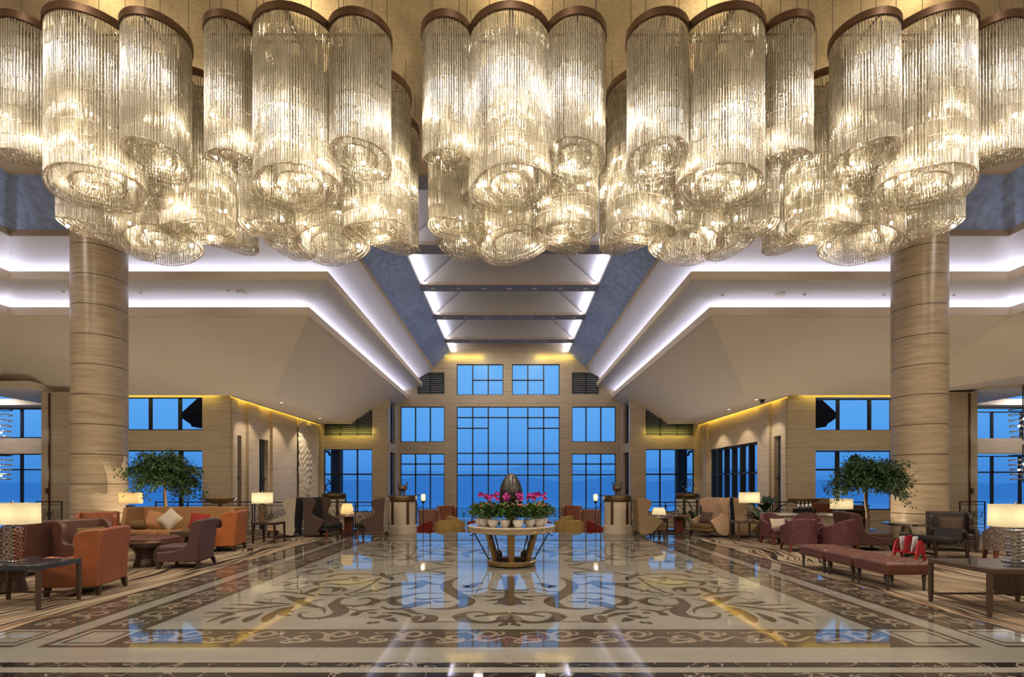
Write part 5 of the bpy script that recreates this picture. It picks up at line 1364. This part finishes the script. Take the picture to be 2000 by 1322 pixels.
for k, a in enumerate(angs):
    rr = .62
    x, y = CT[0] + rr * math.cos(R(a)), CT[1] + rr * math.sin(R(a)) * (1 - .13 * (k % 2))
    t = thing('potted_plant', 'white plant pot, ' + where[k], 'potted plant', (x, y, .795), 0, POT)
    mb = MB(); mb.lathe([(.052, 0), (.07, .02), (.098, .07), (.106, .11), (.098, .148), (.09, .148), (.098, .11)], 28); mb.build('pot', 'porcelain', t, smooth=60)
    mb = MB(); mb.lathe([(0, .13), (.094, .13)], 20, cap=False); mb.build('soil', 'soil', t)
    mb = MB()
    for q in range(230):
        an = rp_.uniform(0, 2 * PI); el = rp_.uniform(-.25, 1.3); r0 = rp_.uniform(.03, .20)
        d = (math.cos(an) * math.cos(el), math.sin(an) * math.cos(el), math.sin(el) * .8 + .1)
        p = (r0 * math.cos(an), r0 * math.sin(an), (.15 + rp_.uniform(0, .28) * (1 - r0 * 2) + .02))
        leaf(mb, p, d, (0, 0, 1), rp_.uniform(.08, .14), rp_.uniform(.04, .06), 0, rp_.uniform(.1, .5))
    mb.build('foliage', 'leaf_bright' if k % 2 else 'leaf_green', t)
    mb = MB()
    for q in range(7):
        an = rp_.uniform(0, 2 * PI); r0 = rp_.uniform(.02, .12)
        flower(mb, (r0 * math.cos(an), r0 * math.sin(an), .37 + rp_.uniform(0, .06)), .03, (math.cos(an) * .4, math.sin(an) * .4 - .6, .7))
    mb.build('small_blooms', 'petal_coral', t)
OR = 'magenta orchid sprays round the egg'
for k, (a, lean, lab) in enumerate(((-160, -.16, 'magenta orchid spray reaching furthest left of the egg'), (-130, -.08, 'magenta orchid spray bending left in front of the egg'), (-100, -.03, 'magenta orchid spray close in front of the egg on the left'),
                               (-72, .02, 'magenta orchid spray in front of the egg on the right'), (-40, .10, 'magenta orchid spray right of the egg'), (-22, .18, 'magenta orchid spray reaching furthest right of the egg'))):
    r0 = .40; bx, by = CT[0] + r0 * math.cos(R(a)), CT[1] + r0 * math.sin(R(a)) * .8
    t = thing('orchid', lab, 'orchid', (bx, by, .80), 0, OR)
    top = (lean * .3, -.02, .53 if abs(lean) > .05 else .50)
    pts = catmull([(0, 0, 0), (lean * .2, 0, .3), top, (lean * .9, -.05, .60), (lean * 1.6 + (.02 if lean > 0 else -.02), -.08, .56)], 5)
    mb = MB(); mb.tube(pts, .005, 5); mb.build('stem', 'stem_green', t)
    mb = MB(); n = len(pts)
    for q in range(14):
        p = pts[min(n - 1, int(n * (.50 + .5 * q / 14)))]
        flower(mb, (p[0] + rp_.uniform(-.04, .04), p[1] + rp_.uniform(-.05, .01), p[2] + rp_.uniform(-.05, .04)), rp_.uniform(.035, .048), (rp_.uniform(-.5, .5), -1, rp_.uniform(-.2, .5)))
    mb.build('blossoms', 'petal_magenta', t)
    mb = MB()
    for q in range(5): leaf(mb, (0, 0, .0), (math.cos(q * 1.3), math.sin(q * 1.3), .6), (0, 0, 1), .2, .06, 0, .3)
    mb.build('foliage', 'leaf_green', t)

# ------------------------------------------------------------------ stone pedestals with vessels
def pedestal(label, x, y, z, r=.43, h=1.24):
    t = thing('stone_pedestal', label, 'pedestal', (x, y, z))
    mb = MB(); mb.lathe([(r * 1.10, 0), (r * 1.10, .24), (r, .26), (r, h - .20)], 48); mb.build('shaft', 'stone_cream', t, smooth=40)
    mb = MB(); mb.lathe([(r * 1.06, h - .20), (r * 1.10, h - .18), (r * 1.10, h - .03), (r * 1.06, h)], 48); mb.build('cap', 'bronze_inlay', t, smooth=40)
    for a in (-35, 35, 145, 215, -125 if False else 100):
        an = R(-90 + a); c, s = math.cos(an), math.sin(an)
        mb = MB(); mb.frustum((r * c, r * s, .30), .04, .04, (r * c, r * s, h - .22), .04, .04); mb.build('bronze_strip', 'bronze_inlay', t)
    return t
pedestal('round cream stone pedestal with bronze strips on the left of the opening', -3.55, 17.0, .0)
pedestal('round cream stone pedestal with bronze strips on the right of the opening', 3.58, 17.0, .0)
pedestal('pale stone pedestal with bronze cap behind the left railing, under a curly sculpture', -6.85, 20.0, LOW, .42, 1.95)
pedestal('pale stone pedestal with bronze cap behind the right railing, under a ring sculpture', 6.95, 20.0, LOW, .42, 1.95)
def cauldron(label, x, y, z):
    t = thing('cauldron', label, 'vessel', (x, y, z))
    mb = MB(); mb.lathe([(0, .14), (.10, .145), (.155, .19), (.165, .25), (.15, .31), (.165, .33), (.15, .345), (.13, .32)], 28, cap=False); mb.build('bowl', 'bronze_cast', t, smooth=50)
    for a in (90, 210, 330):
        c, s = math.cos(R(a)), math.sin(R(a)); mb = MB(); mb.tube([(.07 * c, .07 * s, .17), (.10 * c, .10 * s, .08), (.08 * c, .08 * s, 0)], [.03, .022, .018], 8); mb.build('leg', 'bronze_cast', t, smooth=50)
    for sg in (-1, 1):
        mb = MB(); mb.tube(catmull([(sg * .13, -.05, .33), (sg * .16, -.05, .43), (sg * .16, .05, .43), (sg * .13, .05, .33)], 4), .014, 6); mb.build('handle', 'bronze_cast', t, smooth=50)
cauldron('bronze three-legged cauldron on the left front pedestal', -3.55, 17.0, 1.24); cauldron('bronze three-legged cauldron on the right front pedestal', 3.58, 17.0, 1.24)
t = thing('curly_sculpture', 'curling open metal sculpture on the pedestal behind the left railing', 'sculpture', (-6.9, 20.0, LOW + 1.95))
for sg in (-1, 1):
    mb = MB(); mb.tube(catmull([(sg * .08, 0, .03), (sg * .26, 0, .16), (sg * .24, 0, .34), (sg * .08, 0, .40), (sg * .16, 0, .50), (sg * .22, 0, .56)], 6), .022, 8); mb.build('curl', 'iron', t, smooth=60)
mb = MB(); mb.lathe([(.22, 0), (.22, .03), (0, .04)], 24); mb.build('foot', 'iron', t)
t = thing('ring_sculpture', 'open ring sculpture of small silver discs on the pedestal behind the right railing', 'sculpture', (6.95, 20.0, LOW + 1.95))
mb = MB(); mb.tube([(.26 * math.cos(2 * PI * k / 32), 0, .31 + .26 * math.sin(2 * PI * k / 32)) for k in range(32)], .012, 6, closed=True); mb.build('ring', 'iron', t, smooth=60)
mb = MB(); mb.lathe([(.2, 0), (.2, .03), (.03, .06)], 24); mb.build('foot', 'iron', t)
for k in range(16):
    a = rp_.uniform(0, 6.28); r0 = .24 * math.sqrt(rp_.random()); mb = MB(); mb.lathe([(0, -.006), (.028, -.006), (.028, .006), (0, .006)], 8); o = mb.build('disc', 'chrome', t, (r0 * math.cos(a), rp_.uniform(-.03, .03), .31 + r0 * math.sin(a))); o.rotation_euler = (R(90), 0, 0)
# bracket lanterns beside the front pedestals
emis('lantern_glow', (1, .80, .50, 1), 0.75)
for sg, side in ((-1, 'left'), (1, 'right')):
    x = sg * 2.92; t = thing('bracket_lantern', 'glowing lantern on a curled iron bracket beside the %s front pedestal' % side, 'lantern', (x, 17.35, .75))
    mb = MB(); mb.lathe([(.04, .28), (.075, .33), (.08, .48), (.06, .52), (.0, .53)], 16); mb.build('globe', 'lantern_glow', t, smooth=60)
    mb = MB(); mb.lathe([(.0, .20), (.03, .22), (.075, .28), (.03, .30)], 14); mb.build('cup', 'iron', t, smooth=50)
    mb = MB(); mb.tube([(0, 0, .25), (0, 0, -.75)], .014, 8); mb.build('post', 'iron', t)
    mb = MB(); mb.tube(catmull([(0, 0, .24), (sg * -.02, 0, .40), (sg * .12, 0, .50), (sg * .26, 0, .44), (sg * .30, 0, .30), (sg * .2, 0, .16), (sg * .3, 0, .06)], 6), .013, 6)
    mb.tube(catmull([(0, 0, .02), (sg * .10, 0, .10), (sg * .2, 0, .06), (sg * .14, 0, .0), (sg * .24, 0, -.06)], 5), .011, 6); mb.build('scroll_bracket', 'iron', t, smooth=60)
    if sg: point('lantern_bulb', (x, 17.2, 1.2), .8, (1, .85, .6), .06)

# ------------------------------------------------------------------ wrought iron railings
def railing(label, p0, p1, z, h=.92, n=None, dense=True, seed=1):
    p0 = Vector((p0[0], p0[1], 0)); p1 = Vector((p1[0], p1[1], 0)); L = (p1 - p0).length; a = math.atan2((p1 - p0).y, (p1 - p0).x)
    t = thing('iron_railing', label, 'railing', (p0.x, p0.y, z), a, 'wrought iron railings')
    mb = MB(); mb.box(0, L, -.03, .03, h - .035, h); mb.build('top_rail', 'iron', t)
    mb = MB(); mb.box(0, L, -.012, .012, .06, .085); mb.build('bottom_rail', 'iron', t)
    mb = MB(); mb.box(0, L, -.012, .012, h - .14, h - .12); mb.build('middle_rail', 'iron', t)
    n = n or max(1, round(L / 1.1)); r_ = random.Random(seed)
    for k in range(n + 1):
        x = min(max(L * k / n, .015), L - .015); mb = MB(); mb.box(x - .015, x + .015, -.015, .015, 0, h - .03); mb.build('post', 'iron', t)
    for k in range(n):
        x0 = L * k / n; x1 = L * (k + 1) / n; mb = MB(); w = x1 - x0; cx_ = (x0 + x1) / 2; zc = (h - .14 + .08) / 2
        for cxo, rr in ((-.25 * w, .19), (.25 * w, .19), (0, .10)):
            for q in range(2):
                pts = []
                for i in range(20):
                    an = i * .45 + q * PI; r = rr * (1 - i / 24)
                    pts.append((cx_ + cxo + r * math.cos(an) * min(1, w / .8), 0, zc + r * math.sin(an) * 1.3))
                mb.tube(pts, .009, 4)
        for i in range(9):
            an = PI * (i + .5) / 9; mb.tube(catmull([(cx_, 0, .09), (cx_ + .12 * w * math.cos(an), 0, .09 + .25 * math.sin(an)), (cx_ + .44 * w * math.cos(an), 0, .12 + .55 * math.sin(an))], 3), .007, 4)
        mb.tube([(x0 + .02, 0, h - .13), (x0 + .12, 0, zc), (x0 + .02, 0, .08)], .008, 4); mb.tube([(x1 - .02, 0, h - .13), (x1 - .12, 0, zc), (x1 - .02, 0, .08)], .008, 4)
        mb.build('scrollwork', 'iron', t)
    return t
railing('ornate iron railing running from the left wing chairs to the left stone pedestal', (-8.6, 17.25), (-4.05, 17.25), .10)
railing('ornate iron railing running from the right stone pedestal to the big-leaf plant', (4.08, 17.25), (8.8, 17.25), .10)
railing('ornate iron railing further left behind the tan sofa', (-12.0, 17.35), (-8.7, 17.35), .10)
railing('ornate iron railing further right behind the marble counter', (8.9, 17.35), (12.0, 17.35), .10)
railing('short iron railing beside the left column near the wing window', (-18.3, 19.8), (-17.3, 19.8), 0, .95)
railing('short iron railing beside the right column near the wing window', (17.4, 19.8), (18.4, 19.8), 0, .95)
railing('low railing along the tall windows left of the centre', (-7.5, 34.6), (-3.7, 34.6), LOW, .70, 4)
railing('low railing along the tall middle window', (-3.6, 34.6), (3.6, 34.6), LOW, .70, 7)
railing('low railing along the tall windows right of the centre', (3.7, 34.6), (7.5, 34.6), LOW, .70, 4)

# ------------------------------------------------------------------ sunken lounge seats
GL = 'mustard tub chairs of the sunken lounge'
for sg, side in ((-1, 'left'), (1, 'right')):
    tub_chair('mustard tub chair of the sunken lounge with its back to the hall, on the %s' % side, (sg * 2.42, 19.3, LOW), R(180), 'fabric_mustard', 'fabric_mustard', .86, .74, .98, arm=.70, group=GL, leg_h=.12)
    tub_chair('second mustard tub chair on the %s, just behind the first one' % side, (sg * 2.25, 21.3, LOW), R(180 + sg * 40), 'fabric_mustard', 'fabric_mustard', .86, .74, 1.02, arm=.74, group=GL, leg_h=.12)
    tub_chair('red armchair of the sunken lounge next to the %s front pedestal' % side, (sg * 3.30, 19.2, LOW), R(180 - sg * 70), 'fabric_red', 'fabric_red', .82, .80, .95, arm=.66, group='red armchairs of the sunken lounge', leg_h=.12)
    wing_chair('rose-brown wing chair of the sunken lounge near the %s front pedestal' % side, (sg * 3.35, 22.0, LOW), R(sg * -35), 'fabric_rose', 'fabric_rose', .86, .80, 1.22, group='rose wing chairs of the sunken lounge')
    wing_chair('farther rose-brown wing chair of the sunken lounge on the %s' % side, (sg * 2.95, 24.4, LOW), R(sg * -20), 'leather_rust', 'fabric_rose', .86, .80, 1.28, group='rose wing chairs of the sunken lounge')
    t = thing('lounge_table', 'small dark round table of the sunken lounge on the %s' % side, 'table', (sg * 1.15, 22.4, LOW))
    mb = MB(); mb.lathe([(0, .55), (.42, .55), (.42, .58), (0, .58)], 28); mb.build('table_top', 'wood_red', t, smooth=40)
    mb = MB(); mb.lathe([(.25, 0), (.05, .05), (.05, .55)], 16); mb.build('pedestal', 'wood_dark', t, smooth=40)
    tub_chair('red tub chair beyond the centre table on the %s of the sunken lounge' % side, (sg * 1.30, 20.6, LOW), R(180 + sg * 20), 'fabric_red', 'fabric_red', .80, .74, .86, arm=.64, group='red armchairs of the sunken lounge', leg_h=.12)

# ------------------------------------------------------------------ trees and plants
def ficus(label, x, y, z0, trunk_h, cr, ch, m, seed, nb=46, nl=46, pot=True, weep=.8, avoid=None):
    """weeping crown: branches arch outwards and droop, leaves along them"""
    r_ = random.Random(seed); t = thing('ficus_tree', label, 'potted tree', (x, y, z0))
    mb = MB(); mb.tube(catmull([(0, 0, .25), (.03, .01, trunk_h * .45), (-.02, .02, trunk_h * .8), (.02, 0, trunk_h + ch * .25)], 4), [.05] * 5 + [.045] * 4 + [.035] * 4, 8); tr = mb.build('trunk', 'bark', t, smooth=60)
    mb = MB(); tw = MB()
    for b in range(nb):
        a = 2 * PI * b * .618 + r_.uniform(-.2, .2); rad = cr * (0.25 + .75 * math.sqrt(r_.random())); up = ch * r_.uniform(.05, .95) * (1 - .5 * (rad / cr) ** 2); drop = weep * ch * r_.uniform(.1, .8) * (rad / cr)
        p0 = Vector((0, 0, trunk_h + ch * r_.uniform(-.05, .30))); p1 = Vector((math.cos(a) * rad * .45, math.sin(a) * rad * .45, trunk_h + up)); p2 = Vector((math.cos(a) * rad, math.sin(a) * rad, trunk_h + up - drop))
        if avoid and math.hypot(x + p2.x - avoid[0], y + p2.y - avoid[1]) < .85: continue
        pts = [((1 - u) ** 2) * p0 + 2 * u * (1 - u) * (p1 * 1.0 + Vector((0, 0, ch * .15))) + u * u * p2 for u in [i / 10 for i in range(11)]]
        tw.tube(pts, [.012 * (1 - i / 13) for i in range(11)], 4)
        for k in range(nl):
            u = r_.uniform(.25, 1.0); i = min(9, int(u * 10)); q = pts[i].lerp(pts[i + 1], u * 10 - i)
            if avoid and math.hypot(x + q.x - avoid[0], y + q.y - avoid[1]) < .80: continue
            j = Vector((r_.gauss(0, .07), r_.gauss(0, .07), r_.gauss(0, .06)))
            d = Vector((math.cos(a) * .5 + r_.uniform(-.8, .8), math.sin(a) * .5 + r_.uniform(-.8, .8), r_.uniform(-.9, .35)))
            leaf(mb, q + j, d, (r_.uniform(-.4, .4), r_.uniform(-.4, .4), 1), r_.uniform(.065, .11), r_.uniform(.04, .06), 0, r_.uniform(.1, .4))
    mb.build('foliage', m, t); tw.build('branches', 'bark', tr)
    if pot:
        mb = MB(); mb.lathe([(.20, 0), (.27, .30), (.28, .36), (.25, .36), (.24, .30)], 28); mb.build('planter', 'wood_red', t, smooth=40)
        mb = MB(); mb.lathe([(0, .30), (.24, .30)], 20, cap=False); mb.build('soil', 'soil', t)
    return t
ficus('large weeping ficus tree behind the long tan sofa, beside the left column', -9.72, 14.45, FL, 1.62, 1.04, 1.20, 'leaf_green', 3, 110, 95, avoid=(-11.36, 14.2))
ficus('large rounded ficus tree with a bare trunk beside the right column', 9.60, 13.75, FL, 1.55, 1.0, 1.10, 'leaf_dark', 8, 105, 95, weep=.65, avoid=(11.36, 14.2))
def strap_plant(label, x, y, z, n, L, W, m, seed, pot=True):
    r_ = random.Random(seed); t = thing('leafy_plant', label, 'potted plant', (x, y, z)); mb = MB()
    for k in range(n):
        a = 2 * PI * k * .382; el = r_.uniform(.75, 1.45); l = L * r_.uniform(.7, 1.1)
        st = Vector((math.cos(a) * math.cos(el), math.sin(a) * math.cos(el), math.sin(el))); tip = Vector((0, 0, .3)) + st * l * .6
        mb.tube([(0, 0, .28), tuple(tip)], .007, 4)
        s = Vector((-math.sin(a), math.cos(a), 0)); V = []; n_ = 6
        for i in range(n_ + 1):
            u = i / n_; p = tip + st * l * .45 * u + Vector((math.cos(a), math.sin(a), -.5)) * (l * .22 * u * u); wd = W * math.sin(PI * min(1, .08 + .92 * u)) * .5
            V += [p - s * wd, p + Vector((0, 0, -.012)), p + s * wd]
        mb.add(V, [q for i in range(n_) for q in ((3 * i, 3 * i + 1, 3 * i + 4, 3 * i + 3), (3 * i + 1, 3 * i + 2, 3 * i + 5, 3 * i + 4))])
    mb.build('foliage', m, t, smooth=60)
    mb = MB(); mb.lathe([(.14, 0), (.20, .26), (.21, .30), (.18, .30), (.0, .28)], 24); mb.build('planter', 'wood_dark', t, smooth=40)
    return t
strap_plant('dark big-leaf plant in front of the right side wall behind the lamp', 8.35, 16.6, 0, 13, 1.0, .20, 'leaf_strap', 4)
strap_plant('bright big-leaf plant peeping over the right railing behind the bowl', 9.4, 18.9, LOW, 9, 1.6, .22, 'leaf_bright', 9)
strap_plant('green leafy plant behind the right railing beside the peach wing chair', 6.75, 18.6, LOW, 16, 1.55, .16, 'leaf_green', 12)
t = thing('tiered_planter', 'tall dark tiered planter standing beside the right ficus', 'planter', (10.25, 14.75, FL)) if False else None
mb = MB(); mb.lathe([(.30, .0), (.34, .10), (.28, .16), (.36, .34), (.30, .40), (.38, .58), (.32, .64), (.40, .84), (.36, .92), (.42, .98), (.0, .98)], 8)
tag(mb.build('stacked_urn', 'wood_dark', None, (10.36, 15.4, FL)), 'dark stacked urn right of the ficus trunk, before the window', 'urn')
mb = MB(); mb.box(-.34, .34, -.04, .04, 0, 1.02); tag(mb.build('lacquer_screen', 'wood_red', None, (9.55, 15.72, FL), bevel=.01), 'low dark red lacquer panel behind the right ficus trunk', 'screen')

# ------------------------------------------------------------------ small hanging crystal lights in the wings
emis('wing_bulb', (1, .92, .8, 1), 60)
for sg, side in ((-1, 'left'), (1, 'right')):
    for (yt, yb, lab) in ((800, 860, 'upper'), (890, 942, 'lower')):
        d = 20.5; x = xat(-4 if sg < 0 else 1998, d); z1 = zat(yt, d); z0 = zat(yb, d)
        t = thing('crystal_pendant', '%s tier of the small hanging crystal light at the %s edge' % (lab, side), 'pendant light', (x, d, z0), 0, 'small crystal pendants in the wings')
        mb = MB(); mb.lathe([(.42, z1 - z0), (.44, z1 - z0), (.44, z1 - z0 + .03), (.42, z1 - z0 + .03), (.42, z1 - z0)], 32, cap=False); mb.build('top_ring', 'iron', t, smooth=40)
        n = 5
        for k in range(n):
            zz = (z1 - z0) * (.85 - .18 * k); mb = MB()
            for q in range(26):
                a = 2 * PI * q / 26; rr = .42 * (1 - .04 * k); c = (rr * math.cos(a), rr * math.sin(a), zz + rp_.uniform(-.02, .02))
                mb.add([(c[0] + .03, c[1], c[2]), (c[0], c[1] + .03, c[2]), (c[0] - .03, c[1], c[2]), (c[0], c[1] - .03, c[2]), (c[0], c[1], c[2] + .025), (c[0], c[1], c[2] - .05)], [(0, 1, 4), (1, 2, 4), (2, 3, 4), (3, 0, 4), (1, 0, 5), (2, 1, 5), (3, 2, 5), (0, 3, 5)])
            for q in range(6): mb.tube([(0, 0, zz + .02), (.42 * math.cos(q), .42 * math.sin(q), zz + .02)], .006, 4)
            o = mb.build('crystal_tier', 'crystal_bead', t); o['kind'] = 'stuff'
        mb = MB(); mb.tube([(0, 0, 0), (0, 0, z1 - z0 + (.45 if lab == 'lower' else 1.0))], .02, 6); mb.build('stem', 'iron', t)
        for k in range(3):
            mb = MB(); mb.sphere((0.12 * math.cos(k * 2.1), 0.12 * math.sin(k * 2.1), (z1 - z0) * (.25 + .22 * k)), .035, 8, 5); mb.build('bulb', 'wing_bulb', t)

# ------------------------------------------------------------------ small fittings on ceilings and beams
simple('white_plastic', (0.62, 0.58, 0.54, 1), 0.5); emis('downlight_glow', (1, .9, .72, 1), 6.0); simple('downlight_dim', (0.55, 0.52, 0.5, 1), 0.3)
ordn = ['leftmost', 'second from the left', 'third from the left', 'middle', 'third from the right', 'second from the right', 'rightmost']
bn = ['nearest beam, behind the chandeliers', 'second beam', 'third beam', 'fourth beam', 'beam nearest the gable window']
for i, d in enumerate(COLLARS):
    for k in range(7):
        x = (k - 3) * 1.18; t = thing('downlight', '%s recessed downlight under the %s' % (ordn[k], bn[i]), 'downlight', (x, d + .40, GOLD - .02), 0, 'downlights under the roof beams')
        mb = MB(); mb.lathe([(.06, -.012), (.10, -.012), (.105, 0), (.06, 0), (.06, -.012)], 20, cap=False); mb.build('trim_ring', 'white_plastic', t, smooth=40)
        mb = MB(); mb.lathe([(0, -.004), (.06, -.004)], 16, cap=False); mb.build('lens', 'downlight_dim', t)
def onband(px, py, d0, d1, h0, h1):
    """point on the sloping lower cove band hit by a pixel ray"""
    for k in range(200):
        d = d0 + (d1 - d0) * k / 199; h = h0 + (h1 - h0) * k / 199
        if (HY - py) * d / F >= h - 0.0: return d, h
    return d1, h1
for (px, py, lab) in ((473, 572, 'round ceiling speaker in the lower cove above the left windows'), (1523, 576, 'round ceiling speaker in the lower cove above the right windows')):
    tan = (HY - py) / F; # band from (18.5, 6.40) to (17.08, 6.80)
    u = (18.5 * tan - 6.40) / (0.40 + 1.42 * tan); d = 18.5 - 1.42 * u; h = 6.40 + .40 * u
    mb = MB(); mb.lathe([(0, 0), (.17, 0), (.185, .008), (.185, .02), (0, .02)], 28); o = mb.build('ceiling_speaker', 'white_plastic', None, ((px - CX) * d / F, d - .01, z_(h) - .02), smooth=40); o.rotation_euler = (math.atan2(.40, -1.42) + PI, 0, 0)
    tag(o, lab, 'speaker')
SPR = [(124, 569, 'left of the left column'), (275, 571, 'just right of the left column'), (446, 567, 'left of the left ceiling speaker'), (1411, 576, 'at the inner corner of the right cove'), (1571, 575, 'right of the right ceiling speaker'), (1726, 575, 'left of the right column'), (1862, 576, 'right of the right column')]
for px, py, lab in SPR:
    tan = (HY - py) / F; u = (18.5 * tan - 6.40) / (0.40 + 1.42 * tan); d = 18.5 - 1.42 * u; h = 6.40 + .40 * u
    mb = MB(); mb.lathe([(0, -.05), (.035, -.045), (.035, -.02), (.05, -.015), (.05, .0), (0, .0)], 14)
    tag(mb.build('sprinkler', 'white_plastic', None, ((px - CX) * d / F, d, z_(h) - .004), smooth=40), 'small white sprinkler head in the lower cove, ' + lab, 'sprinkler', 'sprinklers in the lower cove')
for px, py, lab, dim in ((550, 786, 'lit downlight in the flat soffit above the left side wall, nearer one', 0), (625, 817, 'lit downlight in the flat soffit above the left side wall, farther one', 0), (1477, 780, 'lit downlight in the flat soffit above the right side wall, nearer one', 0), (1424, 799, 'lit downlight in the flat soffit above the right side wall, farther one', 0)):
    d = 3.85 * F / (HY - py); x = (px - CX) * d / F; x = math.copysign(min(max(abs(x), 10.4), 11.9), x)
    t = thing('downlight', lab, 'downlight', (x, d, z_(3.85) - .002), 0, 'soffit downlights')
    mb = MB(); mb.lathe([(.07, -.012), (.12, -.012), (.125, 0), (.07, 0), (.07, -.012)], 20, cap=False); mb.build('trim_ring', 'white_plastic', t, smooth=40)
    mb = MB(); mb.lathe([(0, -.004), (.07, -.004)], 16, cap=False); mb.build('lens', 'downlight_glow', t)
mb = MB(); mb.sphere((0, 0, -.09), .09, 16, 10); mb.lathe([(0, -.06), (.12, -.06), (.12, 0), (0, 0)], 20)
d = 3.85 * F / (HY - 778); tag(mb.build('ceiling_camera', 'black_gloss', None, ((1495 - CX) * d / F, d + .3, z_(3.85)), smooth=60), 'black dome camera on the flat soffit above the right side wall', 'camera')
# spotlights on the floor that throw the shadows of the trees on to the columns
spot('tree_uplight', (-8.7, 14.2, .15), (-11.3, 14.1, 2.3), 260, (1, .82, .62), 60, .03)
spot('tree_uplight', (8.5, 14.45, .15), (11.3, 14.1, 2.3), 260, (1, .82, .62), 60, .03)
# ------------------------------------------------------------------ camera and view
cam = bpy.data.cameras.new('Camera'); co = bpy.data.objects.new('Camera', cam); COL.objects.link(co)
co.location = (0, 0, EYE); co.rotation_euler = (R(90), 0, 0)
cam.sensor_fit = 'HORIZONTAL'; cam.sensor_width = 36; cam.lens = 18.0
cam.shift_x = (1000 - CX) / 2000; cam.shift_y = (HY - 661) / 2000
cam.clip_start = 0.05; cam.clip_end = 4000
scn.camera = co
vs_ = scn.view_settings
scn.display_settings.display_device = 'sRGB'
vs_.view_transform = 'Standard'; vs_.look = 'None'; vs_.gamma = 1.0; vs_.use_curve_mapping = False; vs_.exposure = 0.0
cy = scn.cycles
cy.max_bounces = 6; cy.diffuse_bounces = 3; cy.glossy_bounces = 3; cy.transmission_bounces = 4; cy.transparent_max_bounces = 10
cy.sample_clamp_indirect = 5.0
cy.caustics_reflective = False; cy.caustics_refractive = False
cy.use_adaptive_sampling = True; cy.adaptive_threshold = 0.12
